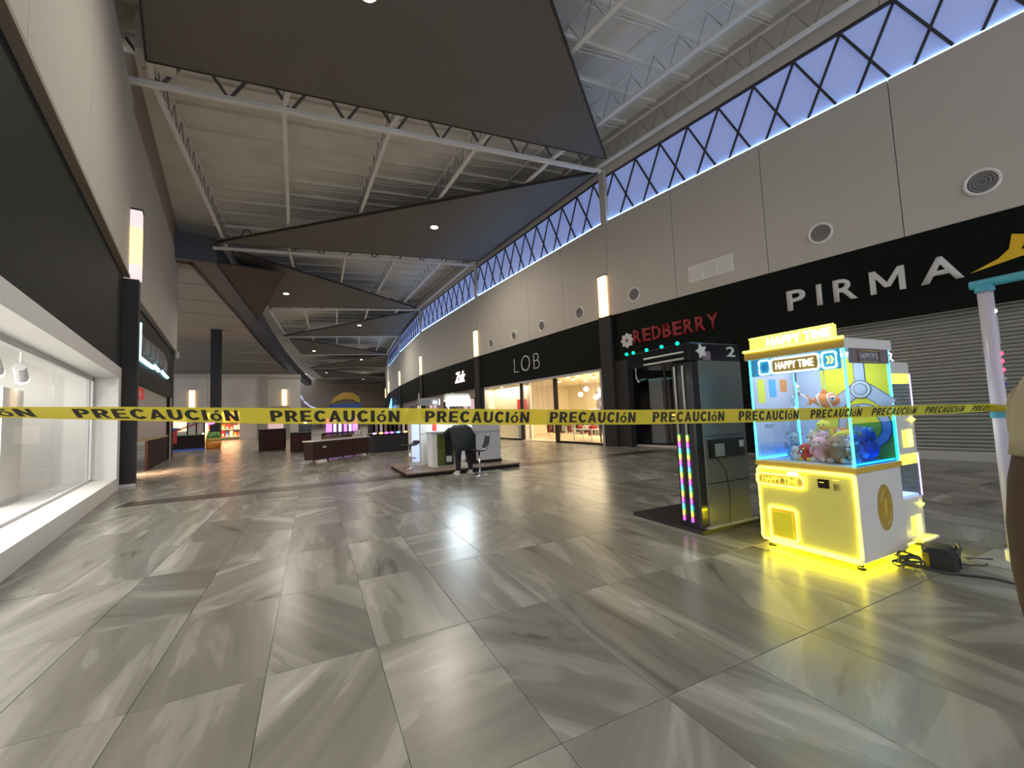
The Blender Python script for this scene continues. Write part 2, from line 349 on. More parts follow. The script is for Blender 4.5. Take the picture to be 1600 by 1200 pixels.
# ---- floor
floor = struct(MB().box(-20, 46, -14, 114, -0.25, -0.004).build('floor', 'floor_tile'))
def wall_x(y):
    for a, b in zip(WR, WR[1:]):
        if a.y <= y <= b.y: return a.x + (b.x - a.x) * (y - a.y) / (b.y - a.y)
    return 13.6
cells = []
for i in range(-22, 46):
    for j in range(-9, 34):
        c = G(TU0 + (i + 0.5) * TU, TV0 + (j + 0.5) * TV)
        if c.x > wall_x(c.y) - 0.1 or c.x < (-1.25 if c.y < 15 else -9): continue
        cr = [project(G(TU0 + (i + a) * TU, TV0 + (j + b) * TV)) for a, b in ((0, 0), (1, 0), (1, 1), (0, 1))]
        ar = 0
        if all(cr) and any(-40 < q[0] < 1640 and 0 < q[1] < 1260 for q in cr):
            ar = abs(sum(cr[k][0] * cr[(k + 1) % 4][1] - cr[(k + 1) % 4][0] * cr[k][1] for k in range(4))) / 2
        cells.append((-ar, i, j))
cells.sort()
tile_me = MB().cbox(-TU / 2 + 0.002, TU / 2 - 0.002, -TV / 2 + 0.002, TV / 2 - 0.002, -0.02, 0.0, 0.0015).mesh('floor_tile')
bm = bmesh.new(); bm.from_mesh(tile_me); bmesh.ops.recalc_face_normals(bm, faces=bm.faces); bm.to_mesh(tile_me); bm.free()
tile_me.materials.append(M['floor_tile'])
for _, i, j in cells[:298]:
    o = link('tile', tile_me, None, floor, G(TU0 + (i + 0.5) * TU, TV0 + (j + 0.5) * TV)); o.rotation_euler = (0, 0, -TH)
rest = MB()
for _, i, j in cells[298:]:
    q = [G(TU0 + (i + a) * TU + sa * 0.002, TV0 + (j + b) * TV + sb * 0.002) for a, b, sa, sb in ((0, 0, 1, 1), (1, 0, -1, 1), (1, 1, -1, -1), (0, 1, 1, -1))]
    rest.slab(q, 0.003)
tag(rest.build('far_tiles', 'floor_tile', floor), kind='stuff')
# brown stone strip across the hall
for k in range(-7, 29):
    u0 = TU0 + k * TU; c = G(u0 + TU / 2, 10.98)
    if c.x < -1.3: continue
    q = [G(u0 + 0.002, 10.66), G(u0 + TU - 0.002, 10.66), G(u0 + TU - 0.002, 11.30), G(u0 + 0.002, 11.30)]
    if c.x < 13.2: MB().slab([(p.x, p.y, 0.004) for p in q], 0.006).build('strip_tile', 'floor_strip', floor)

# ---- right wall, bay by bay (local x along the wall, local y into the hall)
wall_r = struct(empty('wall_right'))
bay_frames = []
P_, ZB, ZT, WHALF = 1.09, 9.42, 11.28, 0.87
ZC = ZT - (ZT - ZB) * (P_ / 2) / WHALF
KX = P_ - WHALF
pane_meshes = []
for nm, poly in (('pane', [(-P_ / 2, ZT), (P_ / 2, ZT), (0, ZC)]),
                 ('pane', [(0, ZT), (P_ / 2, ZC), (KX, ZB), (-KX, ZB), (-P_ / 2, ZC)]),
                 ('pane', [(0, ZC), (P_ / 2 - KX, ZB), (-P_ / 2 + KX, ZB)])):
    mb = MB().prism_xz(poly, -0.02, 0.0); me = mb.mesh('pane'); me.materials.append(M['pane'])
    bm = bmesh.new(); bm.from_mesh(me); bmesh.ops.recalc_face_normals(bm, faces=bm.faces); bm.to_mesh(me); bm.free(); pane_meshes.append(me)
for i in range(len(WR) - 1):
    a, b = WR[i], WR[i + 1]; L = (b - a).length; rz = math.atan2(b.y - a.y, b.x - a.x)
    fr = empty('wall_bay', (a.x, a.y, 0), rz); fr.parent = wall_r; bay_frames.append((fr, L, a, rz))
    npan = max(1, round(L / 3.0))
    for k in range(npan):
        box('wall_panel', 'cream', fr, k * L / npan + 0.008, (k + 1) * L / npan - 0.008, -0.12, 0.0, 5.37, ZB - 0.04)
        if i < 6: box('upper_panel', 'cream', fr, k * L / npan + 0.006, (k + 1) * L / npan - 0.006, -0.12, -0.0, ZT + 0.03, 13.1)
    box('wall_core', 'cream_trim', fr, 0, L, -0.25, -0.12, 5.3, 13.1)
    box('corner_post', 'cream', fr, -0.16, 0.16, -0.2, 0.10, ZB - 0.2, ZT + 0.3)
    zf = 3.45 if i != 2 else 3.22
    if i >= 3: zf = 3.3
    box('fascia', 'fascia', fr, -0.02, L + 0.02, -0.30, -0.03, zf, 5.36)
    # clerestory window of this bay
    if i >= 6: 
        box('upper_wall', 'cream', fr, 0, L, -0.12, 0, ZB - 0.04, 13.1); continue
    w = struct(empty('window_%d' % (i + 1), (a.x, a.y, 0), rz))
    x0, x1 = 0.16, L - 0.16
    n = int((x1 - x0) / P_); st = L - 0.55
    nodes = [st - k * P_ for k in range(n + 1) if st - k * P_ > 0.2]
    for k, x in enumerate(nodes):
        for me, dx in ((pane_meshes[1], 0), (pane_meshes[0], -P_ / 2), (pane_meshes[2], -P_ / 2)):
            if x + dx > 0.3 and (dx == 0 or k < len(nodes) - 1): link('pane', me, None, w, (x + dx, -0.06, 0))
        for sgn in (-1, 1):
            xe = x + sgn * WHALF; ze = ZB; 
            if xe < x0: ze = ZT - (ZT - ZB) * (x - x0) / WHALF; xe = x0
            if xe > x1: ze = ZT - (ZT - ZB) * (x1 - x) / WHALF; xe = x1
            if abs(xe - x) > 0.05: MB().bar((x, -0.03 - 0.012 * sgn, ZT), (xe, -0.03 - 0.012 * sgn, ze), 0.05, 0.06).build('lattice_bar', 'lattice', w)
    # outermost panes against the posts
    xl, xr = nodes[-1], nodes[0]
    for xs, xe in ((xl, x0), (xr, x1)):
        s = 1 if xe > xs else -1
        zr = max(ZB, ZT - (ZT - ZB) * abs(xe - xs) / WHALF)
        MB().prism_xz([(xs, ZT), (xe, ZT), (xe, zr)], -0.085, -0.062).build('pane', 'pane', w)
        if abs(xe - xs) < WHALF: MB().prism_xz([(xs + s * KX, ZB), (xe, ZB), (xe, min(ZT, ZC + 0.2))], -0.085, -0.064).build('pane', 'pane', w)
    box('head_rail', 'lattice', w, x0, x1, -0.08, 0.0, ZT - 0.02, ZT + 0.06)
    box('sill_light', 'led_sill', w, x0, x1, -0.045, -0.02, ZB - 0.035, ZB - 0.005)
def WF(i): return bay_frames[i][0]
# pilasters and wall sconces on the bay lines
for n, i in enumerate((2, 3, 4, 5, 6, 7)):
    fr, L, a, rz = bay_frames[i]
    p = struct(MB().box(-0.05, 0.62, -0.35, 0.10, 0.0, 5.37).build('trim_%d' % (n + 1), 'pillar')); p.location = (a.x, a.y, 0); p.rotation_euler = (0, 0, rz)
    s = thing('wall_sconce', ['glowing tall box sconce on the right wall between the two black shop signs, nearest', 'glowing box sconce on the right wall left of the thin white lettered sign',
              'third glowing box sconce along the right wall', 'fourth glowing box sconce along the right wall', 'fifth glowing box sconce along the right wall', 'last glowing box sconce far down the right wall'][n], 'wall lamp', (a.x, a.y, 5.37), rz, 'sconces along the right wall')
    box('diffuser', 'sconce', s, 0.10, 0.52, 0.0, 0.13, 0.03, 1.72); box('cap', 'pillar', s, 0.08, 0.54, 0.0, 0.15, 1.72, 1.76); box('back_plate', 'cream_trim', s, 0.08, 0.54, -0.02, 0.0, 0.0, 1.76)

# ---- roof deck, trusses and joists
ceiling = struct(empty('ceiling'))
for k in range(len(TR_) - 1):
    (a, b), (c, d) = TR_[k], TR_[k + 1]
    up = Vector((0, 0, ROOF)); ex = (b - a).normalized() * 1.0
    n = 5 if k < 5 else 2
    for j in range(n):
        t0, t1 = j / n, (j + 1) / n
        q = [a.lerp(b, t0) + up, a.lerp(b, t1) + up, c.lerp(d, t1) + up, c.lerp(d, t0) + up]
        if j == 0: q[0] -= ex * 3.2; q[3] -= ex * 3.2
        if j == n - 1: q[1] += ex * 0.3; q[2] += ex * 0.3
        MB().slab([p + Vector((0, 0, 0.1)) for p in q], 0.1).build('deck_panel', 'deck', ceiling)
    if k >= 1 and k < 6:
        # joists run along the hall from truss to truss, purlins cross them
        for j in range(6):
            t = 0.038 + j * 0.201
            p, q = a.lerp(b, t), c.lerp(d, t)
            if j == 5: p, q = a.lerp(b, 0.985), c.lerp(d, 0.985)
            jo = MB().bar(p + Vector((0, 0, 0.14)), q + Vector((0, 0, 0.14)), 0.13, 0.09).build('joist', 'steel', ceiling)
            MB().bar(p + Vector((0, 0, ROOF - 0.45)), q + Vector((0, 0, ROOF - 0.45)), 0.07, 0.05).build('top_chord', 'deck', jo)
            if k < 4:
                wb = MB(); nw = 14
                for w in range(nw):
                    s0, s1 = w / nw, (w + 0.5) / nw; s2 = (w + 1) / nw
                    wb.tube([p.lerp(q, s0) + Vector((0, 0, 0.1)), p.lerp(q, s1) + Vector((0, 0, ROOF - 0.46)), p.lerp(q, s2) + Vector((0, 0, 0.1))], 0.012, 4)
                tag(wb.build('web_rods', 'steel_dark', jo), kind='stuff')
        for j in range(1, 9):
            t = j / 9
            p, q = a.lerp(c, t), b.lerp(d, t)
            MB().bar(p + Vector((0, 0, ROOF - 0.05)), q + Vector((0, 0, ROOF - 0.05)), 0.10, 0.10).build('purlin', 'deck', ceiling)
            if k < 4:
                # sagging ceiling wires below each purlin
                for dz in (-0.16, -0.30):
                    pts = [p.lerp(q, s / 10) + Vector((0, 0, ROOF + dz - 0.10 * math.sin(PI * ((s * 5 / 10) % 1)))) for s in range(11)]
                    MB().tube(pts, 0.010, 4).build('wire', 'steel', ceiling)
for k, (a, b) in enumerate(TR_):
    if k == 0: continue
    e = (b - a).normalized(); a2, b2 = a - e * (0.15 if k < 3 else 0.05), b + e * 0.05
    up = Vector((0, 0, ROOF - 0.2))
    tr = MB().bar(a2, b2, 0.14, 0.13).build('roof_truss', 'steel', ceiling)
    MB().bar(a2 + up, b2 + up, 0.14, 0.13).build('top_chord', 'steel', tr)
    n = 10 if k < 5 else 5
    for j in range(n):
        p = a.lerp(b, j / n); m = a.lerp(b, (j + 0.5) / n); q = a.lerp(b, (j + 1) / n)
        MB().bar(p + up, m, 0.07, 0.07).build('web', 'steel_dark', tr); MB().bar(m, q + up, 0.07, 0.07).build('web', 'steel_dark', tr)
# bright duct end seen above the left wall
dct = struct(MB().box(-1.35, -0.55, 13.2, 13.9, 11.0, 12.0).build('trim_20', 'deck'))

# ---- triangular ceiling sails and their downlights
fr_lab = ['huge dark triangular ceiling sail overhead, nearest the viewer', 'dark triangular ceiling sail behind the first white truss, wide side at the right windows',
          'dark triangular ceiling sail behind the second truss, wide side on the left', 'dark triangular ceiling sail behind the third truss, wide side on the right']
lamps = {1: (2.9, 8.5), 2: (9.6, 18.7), 3: (5.0, 33.0), 4: (13.0, 42.3), 5: (12.1, 58.5), 6: (20.6, 66.3), 7: (19.5, 84.0), 8: (30.5, 97.0)}
for k in range(1, 9):
    (a, b), (c, d) = TR_[k], TR_[k + 1]; e = (d - c).normalized()
    v = Vector((-e.y, e.x, 0)) * -0.95
    if k % 2: q = [a + e * 0.75, d - e * 0.55 + v, c + e * 0.75 + v]
    else: q = [b - e * 0.25, d - e * 0.25 + v, c + e * 0.3 + v]
    q = [p + Vector((0, 0, 0.02)) for p in q]
    cen = (q[0] + q[1] + q[2]) / 3
    lab = fr_lab[k - 1] if k <= 4 else 'dark triangular ceiling sail, %s of the overhead sails' % ['fifth', 'sixth', 'seventh', 'last'][k - 5]
    s = thing('ceiling_sail', lab, 'ceiling panel', cen, 0, 'triangular sails under the roof')
    MB().slab([p - cen for p in q], 0.09).build('panel', 'sail', s)
    edge = MB(); qq = [p - cen + Vector((0, 0, -0.045)) for p in q]
    for i in range(3): edge.bar(qq[i], qq[(i + 1) % 3], 0.05, 0.12)
    edge.build('edge_trim', 'soffit_edge', s)
    # plane height under the lamp
    x, y = lamps[k]; n = (q[1] - q[0]).cross(q[2] - q[0]); z = q[0].z - (n.x * (x - q[0].x) + n.y * (y - q[0].y)) / n.z - 0.09
    d_ = thing('downlight', 'bright round downlight in the %s ceiling sail' % ['nearest', 'second', 'third', 'fourth', 'fifth', 'sixth', 'seventh', 'last'][k - 1], 'downlight', (x, y, z), 0, 'downlights in the ceiling sails')
    MB().tube([(0.22 * math.cos(2 * PI * j / 16), 0.22 * math.sin(2 * PI * j / 16), 0) for j in range(16)], 0.035, 6, True).build('rim', 'steel_dark', d_)
    MB().lathe([(0.17, -0.012), (0.17, 0.01)]).build('lens', 'lamp' if k < 4 else 'far_lamp', d_)
    spot_light('bulb_light', d_, (0, 0, -0.06), 1500 if k == 1 else (1500 if k == 2 else 2500), (1.0, 0.91, 0.78), 2.95, 0.15)

# ---- left wall
XL = -1.6
wall_l = struct(empty('wall_left'))
for y0, y1 in ((-13, -9.6), (-9.6, -6.4), (-6.4, -3.2), (-3.2, 0), (0, 3.2), (3.2, 6.4), (6.4, 9.6), (9.6, 12.8), (12.8, 14.85)):
    box('wall_panel', 'cream', wall_l, XL - 0.2, XL + 0.10, y0 + 0.006, y1 - 0.006, 5.60, 10.55)
box('panel_edge', 'cream_trim', wall_l, XL - 0.2, XL + 0.13, -13, 14.85, 5.53, 5.60)
box('upper_wall', 'cream_trim', wall_l, XL - 0.3, XL - 0.2, -13, 14.85, 5.4, 12.6)
box('fascia', 'fascia_l', wall_l, XL - 0.25, XL + 0.0, -13, 14.66, 3.08, 5.53)
# second bay of the left wall, turned slightly inwards
b2 = math.atan2(12.6, 0.62); fr2 = empty('wall_bay', (-1.55, 15.1, 0), b2); fr2.parent = wall_l
L2 = 12.8
for k in range(4): box('wall_panel', 'cream', fr2, k * L2 / 4 + 0.006, (k + 1) * L2 / 4 - 0.006, -0.02, 0.28, 5.45, 10.45)
box('panel_edge', 'cream_trim', fr2, 0, L2, -0.03, 0.0, 5.38, 5.45)
box('fascia', 'fascia_l', fr2, 0, L2 - 0.3, 0.10, 0.35, 2.95, 5.38)
box('upper_wall', 'cream_trim', fr2, 0, L2, 0.0, 0.3, 10.4, 12.4)
for (x0, x1, z0, z1, m) in ((0, 2.2, 0, 2.95, 'pillar'), (10.9, 11.3, 0, 2.95, 'brown_dark'), (11.3, 11.75, 0, 2.95, 'shop_grey'), (11.7, 12.8, 0, 5.4, 'fascia_l')):
    box('wall_pier', m, fr2, x0, x1, 0.08, 0.40, z0, z1)
box('shop_back', 'cream_trim', fr2, 2.0, 11, 2.6, 2.7, 0, 3.2); box('shop_lid', 'cream_trim', fr2, 2.0, 11, 0.3, 2.7, 3.0, 3.1)
# pillar with a lamp on top
pil = struct(MB().box(-1.9, -1.29, 14.72, 15.12, 0.0, 5.50).build('trim_10', 'pillar')); box('plinth', 'shop_grey', pil, -1.92, -1.27, 14.70, 14.74, 0, 0.09)
s = thing('wall_sconce', 'tall glowing box sconce on top of the dark pillar, left wall', 'wall lamp', (-1.62, 14.72, 5.5))
box('diffuser', 'sconce_end', s, 0.0, 0.36, 0.02, 0.34, 0.03, 0.42); box('diffuser', 'sconce_dim', s, 0.0, 0.36, 0.02, 0.34, 0.42, 1.45); box('diffuser', 'sconce_end', s, 0.0, 0.36, 0.02, 0.34, 1.45, 1.93); box('cap', 'pillar', s, -0.02, 0.38, 0.0, 0.36, 1.93, 1.97)

# ---- left shop window: white box frame, glass, lit room
sf = struct(empty('wall_shopfront'))
Y1 = 14.2
box('frame_head', 'white', sf, XL - 0.45, XL + 0.02, -13, Y1, 2.80, 3.08)
box('frame_jamb', 'white', sf, XL - 0.45, XL + 0.02, Y1, Y1 + 0.42, 0.0, 3.08)
box('frame_sill', 'white', sf, XL - 0.48, XL + 0.02, -13, Y1, 0.0, 0.30)
box('glass_rail', 'shop_grey', sf, XL - 0.48, XL - 0.42, -13, Y1, 2.70, 2.80)
box('glass_rail', 'shop_grey', sf, XL - 0.48, XL - 0.42, -13, Y1, 0.30, 0.34)
for y in (0.4, 5.6, 10.8): box('glass_pane', 'glass_shop', sf, XL - 0.46, XL - 0.445, y - 5.18, y - 0.01, 0.34, 2.70)
box('glass_pane', 'glass_shop', sf, XL - 0.46, XL - 0.445, 10.81, 14.1, 0.34, 2.70)
box('mullion', 'shop_grey', sf, XL - 0.48, XL - 0.43, 13.75, 13.87, 0.30, 2.75); box('mullion', 'white', sf, XL - 0.50, XL - 0.42, 14.08, 14.2, 0.30, 2.80)
room = struct(empty('wall_shop_room'))
box('room_floor', 'shop_grey', room, -9.5, XL - 0.48, -13, 14.6, 0.0, 0.12); box('room_back', 'shop_white', room, -9.6, -9.5, -13, 14.6, 0, 4.2)
box('room_end', 'shop_white', room, -9.5, XL - 0.40, 14.6, 14.7, 0, 4.2); box('room_ceiling', 'shop_white', room, -9.6, XL - 0.25, -13, 14.7, 3.5, 3.6)
box('room_partition', 'shop_white', room, -4.6, -4.3, 11.2, 14.6, 0.12, 3.5); box('room_partition', 'shop_grey', room, -7.4, -5.4, 12.2, 12.4, 0.12, 2.75)
for y in (2, 5, 8, 11): box('ceiling_rib', 'shop_white', room, -9.5, XL - 0.5, y, y + 0.5, 3.3, 3.5)
for i, (x, y) in enumerate(((-2.9, 6.6), (-2.9, 8.2), (-2.9, 9.8), (-2.9, 11.4), (-2.9, 12.8), (-2.9, 5.0))):
    t = thing('track_spot', 'white cylinder track spotlight in the left shop ceiling, %s' % ['second from the left edge', 'third from the left edge', 'fourth from the left edge', 'fifth from the left edge', 'farthest', 'at the left edge'][i], 'spotlight', (x, y, 2.95), 0.5, 'track spotlights in the white shop')
    MB().tube([(0, 0, 0.56), (0.0, 0, -0.18)], 0.02).build('stem', 'white', t)
    MB().tube([(-0.06, -0.14, -0.10), (0.08, 0.18, -0.34)], 0.10, 12).build('housing', 'shop_grey', t); MB().tube([(0.07, 0.158, -0.323), (0.084, 0.19, -0.347)], 0.103, 12).build('lens', 'claw_lamp', t)
area_light('shop_light', room, (-5.2, 9.0, 3.25), 3.5, 950, (1.0, 0.96, 0.91), sy=9.0)
area_light('shop_light', room, (-5.2, -3.0, 3.25), 3.5, 900, (1.0, 0.96, 0.91), sy=12.0)
t = thing('white_cabinet', 'plain white upright display block inside the left shop window', 'cabinet', (-3.35, 12.9, 0.12))
box('body', 'shop_white', t, -0.35, 0.35, -0.6, 0.6, 0, 2.3); box('plinth', 'shop_grey', t, -0.36, 0.36, -0.61, 0.61, 0, 0.1)
t = thing('garment_rack', 'rack of red and dark clothes at the left edge of the shop window', 'clothes rack', (-3.2, 6.6, 0.12))
MB().tube([(-0.6, 0, 0), (-0.6, 0, 1.7), (0.6, 0, 1.7), (0.6, 0, 0)], 0.02).build('frame', 'chrome', t)
for k in range(7): MB().prism_xz([(-0.26, -0.9), (0.26, -0.9), (0.22, -0.1), (0.05, 0), (-0.05, 0), (-0.22, -0.1)], -0.03, 0.03).build('garment', ['red_box', 'black', 'mauve'][k % 3], t).location = (-0.5 + k * 0.16, 0, 1.66)

# ---- side hall on the left: soffit beam, lower ceiling, columns, far wall
A_ = [Vector(p) for p in ((-0.25, 26.6, 10.0), (2.9, 39.7, 10.0), (5.2, 50.0, 10.0), (8.1, 62.0, 10.0), (13.4, 82.0, 10.0), (20.5, 107.0, 10.0))]
sof = struct(empty('trim_30'))
for a, b in zip(A_, A_[1:]):
    d = (b - a).normalized(); n = Vector((d.y, -d.x, 0))
    rg = [[p, p + n * 0.95 + Vector((0, 0, 0.05)), p + n * 1.0 + Vector((0, 0, 1.3)), p + Vector((0, 0, 1.3))] for p in (a, b)]
    MB().loft(rg).build('soffit_beam', 'soffit', sof)
    rg = [[p + Vector((0, 0, -0.02)) - n * 0.22, p + Vector((0, 0, -0.02)), p + Vector((0, 0, 0.1)), p + Vector((0, 0, 0.1)) - n * 0.22] for p in (a, b)]
    MB().loft(rg).build('beam_edge', 'soffit_edge', sof)
box('soffit_return', 'soffit', sof, -1.6, 0.72, 26.2, 26.75, 10.0, 11.4); box('beam_edge', 'soffit_edge', sof, -1.5, -0.25, 26.75, 27.0, 9.98, 10.1); box('beam_edge', 'soffit_edge', sof, -1.5, -1.0, 26.9, 30.0, 9.98, 10.1)
lowc = struct(empty('ceiling_side'))
ys = [26.9, 30.8, 34.7, 38.8, 43.0, 47.0, 52.0, 58.0, 66.0, 76.0, 88.0]
for k in range(10):
    y0, y1 = ys[k] + 0.09, ys[k + 1] - 0.09
    def ax(y):
        for a, b in zip(A_, A_[1:]):
            if a.y <= y <= b.y: return a.x + (b.x - a.x) * (y - a.y) / (b.y - a.y) - 0.2
        return -0.4
    xs = [-16, -10, -5]
    for x0, x1 in zip(xs, xs[1:]): MB().prism([(x0, y0 + 0.5), (x1 - 0.03, y0 + 0.3), (x1 - 0.03, y1 + 0.3), (x0, y1 + 0.5)], 10.02, 10.12).build('ceiling_panel', 'low_ceiling', lowc)
    MB().prism([(-5, y0 + 0.3), (ax(y0), y0), (ax(y1), y1), (-5, y1 + 0.3)], 10.02, 10.12).build('ceiling_panel', 'low_ceiling', lowc)
box('void_cover', 'soffit_edge', lowc, -16, 4.0, 26.5, 90, 10.14, 10.2)
box('back_wall', 'cream_trim', lowc, -16, 13.5, 88.5, 88.8, 0, 10.1)
fw = struct(empty('wall_far', (8.6, 48.0, 0), -TH))
x = 0.0
for k in range(6): box('wall_panel', 'cream', fw, -4.0 * (k + 1) + 0.01, -4.0 * k - 0.01, 0.0, 0.2, 3.2 if k in (0, 1, 2, 3) else 0.0, 6.15); box('parapet', 'low_ceiling', fw, -4.0 * (k + 1), -4.0 * k, -0.15, 0.25, 6.15, 6.5)
box('fascia', 'cream', fw, -5.4, -3.9, 0.02, 0.2, 0, 3.2); box('fascia', 'cream', fw, -1.0, 0, 0.02, 0.2, 0, 3.2)
for cx, cy, h, nm in ((1.28, 45.0, 10.0, 1), (5.15, 47.3, 6.2, 2)):
    c = struct(empty('trim_%d' % (31 + nm), (cx, cy, 0), -TH)); box('shaft', 'pillar' if nm == 1 else 'cream_trim', c, -0.36, 0.36, -0.36, 0.36, 0.25, h); box('plinth', 'brown_dark', c, -0.38, 0.38, -0.38, 0.38, 0, 0.25)
for k, (x, lab) in enumerate(((-9.2, 'glowing narrow sconce on the far cream wall left of the column'), (-1.5, 'small glowing sconce on the far cream wall near its right end'))):
    p = Vector((8.6, 48.0, 0)) + Vector((math.cos(TH) * x, -math.sin(TH) * x, 0)); s = thing('wall_sconce', lab, 'wall lamp', (p.x, p.y, 3.3), -TH, 'sconces on the far wall')
    box('diffuser', 'sconce', s, -0.2, 0.2, -0.15, -0.02, 0, 1.65); box('cap', 'pillar', s, -0.22, 0.22, -0.17, 0, 1.65, 1.7)
# block to the right of the far wall and the end of the hall
blk = struct(empty('wall_block'))
BL = [Vector(p) for p in ((8.6, 48.2), (11.5, 62.0), (16.2, 82.0), (24.5, 111.0))]
for a, b in zip(BL, BL[1:]):
    rz = math.atan2(b.y - a.y, b.x - a.x); L = (b - a).length; f = empty('wall_bay', (a.x, a.y, 0), rz); f.parent = blk
    box('wall_panel', 'mauve', f, 0, L, 0, 0.2, 0, 4.1)
    for k in range(int(L / 5)): box('light_strip', 'ice_panel', f, k * 5 + 0.3, k * 5 + 4.2, -0.05, 0.0, 4.15, 4.4)
we = struct(empty('wall_end')); box('wall_panel', 'mauve', we, 18, 45, 111, 111.3, 0, 5.0); box('wall_panel', 'cream_trim', we, 18, 45, 111, 111.3, 5.0, 13)
# ================================================================== RIGHT-HAND SHOPS
def wtext(fr, s, xc, z0, w, h, m, name, bold=0.0, depth=0.05, y=0.0, shear=0.0, spacing=1.0):
    """lettering on a right-wall bay: xc is its middle, read from the hall"""
    me = text_mesh(s, w, h, bold, depth, shear, spacing); o = link(name, me, m, fr, (xc + w / 2, y, z0)); o.rotation_euler = (0, 0, PI); return o
def wflip(o, x, y, z): o.location = (x, y, z); o.rotation_euler = (0, 0, PI); return o
f1, L1, a1, rz1 = bay_frames[1]; f0 = bay_frames[0][0]
def wloc(i, x, z=0.0, y=0.0):
    fr, L, a, rz = bay_frames[i]; d = Vector((math.cos(rz), math.sin(rz), 0)); n = Vector((-d.y, d.x, 0)); p = Vector((a.x, a.y, 0)) + d * x + n * y; return (p.x, p.y, z)
def wthing(i, x, name, label, cat, z=0.0, y=0.0, group=None): return thing(name, label, cat, wloc(i, x, z, y), bay_frames[i][3], group)
# --- sports shop: lettering, emblem, closed shutter (bay 1: local x = world y + 1)
t = wthing(1, 3.87, 'shop_sign', 'large white capital letters on the black fascia above the grey shutter', 'sign', 4.11, -0.03)
ws = [('P', 0.46), ('I', 0.12), ('R', 0.50), ('M', 0.66), ('A', 0.70)]; x = 1.72
for ch, w in ws:
    if ch == 'M': o = MB().prism_xz([(p * w, q * 0.58) for p, q in ((0, 0), (0.17, 0), (0.17, 0.68), (0.42, 0.22), (0.58, 0.22), (0.83, 0.68), (0.83, 0), (1, 0), (1, 1), (0.82, 1), (0.5, 0.42), (0.18, 1), (0, 1))], -0.06, 0.0).build('letter', 'sign_white', t)
    else: o = link('letter', text_mesh(ch, w, 0.58, 0.02, 0.06), 'sign_white', t)
    o.location = (x, 0, 0); o.rotation_euler = (0, 0, PI); x -= w + 0.26
t = wthing(1, 1.9, 'shop_emblem', 'yellow swoosh emblem with a triangular hole beside the white letters', 'sign', 4.12, -0.03)
sw = [(0.12, 0.04), (-0.30, 0.24), (-0.46, 0.40), (-0.52, 0.70), (-1.5, 0.34), (-1.9, 0.30), (-1.2, 0.24), (-0.6, 0.20)]
hole = [(-0.62, 0.34), (-0.70, 0.50), (-0.96, 0.36)]
MB().prism_xz(sw, -0.02, 0.05).build('swoosh', 'sign_yellow', t); MB().prism_xz(hole, 0.05, 0.056).build('hole', 'fascia', t)
def shutter(parent, x0, x1, z0, z1, y, m='shutter', pitch=0.085):
    mb = MB(); n = int((z1 - z0) / pitch)
    for k in range(n):
        za = z0 + (z1 - z0) * k / n; zb = z0 + (z1 - z0) * (k + 1) / n; dz = zb - za
        prof = [(y - 0.03, za), (y + 0.004, za + dz * 0.12), (y + 0.014, za + dz * 0.5), (y + 0.004, za + dz * 0.88), (y - 0.03, zb)]
        mb.loft([[(x, p, q) for p, q in prof] for x in (x0, x1)])
    return tag(mb.build('slats', m, parent), kind='stuff')
sh = struct(empty('door_1', (13.6, -1.0, 0), rz1)); shutter(sh, 0.6, 6.6, 0.22, 3.5, -0.32)
MB().cbox(0.6, 6.6, -0.40, -0.30, 0.0, 0.22, 0.01).build('bottom_bar', 'shutter_bar', sh); box('guide', 'shutter_bar', sh, 6.55, 6.68, -0.42, -0.26, 0, 3.5); box('lock', 'dark', sh, 3.4, 3.5, -0.32, -0.28, 0.10, 0.16)
sh = struct(empty('door_2', (13.6, -13.0, 0), rz1)); shutter(sh, 1.0, 12.4, 0.22, 3.5, -0.32); box('bottom_bar', 'shutter_bar', sh, 1.0, 12.4, -0.40, -0.30, 0.0, 0.22)
box('pier', 'fascia', WF(1), 6.68, 7.1, -0.45, -0.03, 0, 3.45); box('pier', 'fascia', WF(1), 0.2, 0.6, -0.45, -0.03, 0, 3.45); box('pier', 'fascia', WF(0), 0, 1.0, -0.45, -0.03, 0, 3.45)
# round air vents, rectangular louvre
vents = [(1, 1.69, 6.1), (1, 4.65, 6.08), (1, 10.79, 5.95), (2, 1.9, 5.92), (2, 4.85, 5.92), (2, 7.6, 5.92), (2, 10.3, 5.92)]
vl = ['round white-rimmed ceiling-jet vent above the yellow emblem, largest in view', 'round white-rimmed vent above the white letters, second largest', 'round vent right of the nearest sconce on the right wall', 'round vent just left of the nearest sconce on the right wall',
      'round vent above the thin lettered sign, second left of the nearest sconce', 'small round vent third left of the nearest right-wall sconce', 'smallest round vent beside the second right-wall sconce']
for (i, x, z), lab in zip(vents, vl):
    v = wthing(i, x, 'round_vent', lab, 'air vent', z, 0.0, 'round vents on the right wall')
    ring = [(0.26 * math.cos(2 * PI * k / 24), 0.01, 0.26 * math.sin(2 * PI * k / 24)) for k in range(24)]
    MB().tube(ring, 0.035, 6, True).build('rim', 'white', v)
    MB().prism_xz([(0.25 * math.cos(2 * PI * k / 24), 0.25 * math.sin(2 * PI * k / 24)) for k in range(24)], -0.01, 0.004).build('recess', 'steel_dark', v)
    for r in (0.07, 0.13, 0.19):
        MB().tube([(r * math.cos(2 * PI * k / 20), 0.015, r * math.sin(2 * PI * k / 20)) for k in range(20)], 0.012, 5, True).build('nozzle_ring', 'grey', v)
lv = wthing(1, 7.75, 'wall_louvre', 'white rectangular louvre grille on the right wall', 'air vent', 6.03, 0.0)
box('frame', 'white', lv, -0.76, 0.76, 0.0, 0.02, -0.28, 0.28)
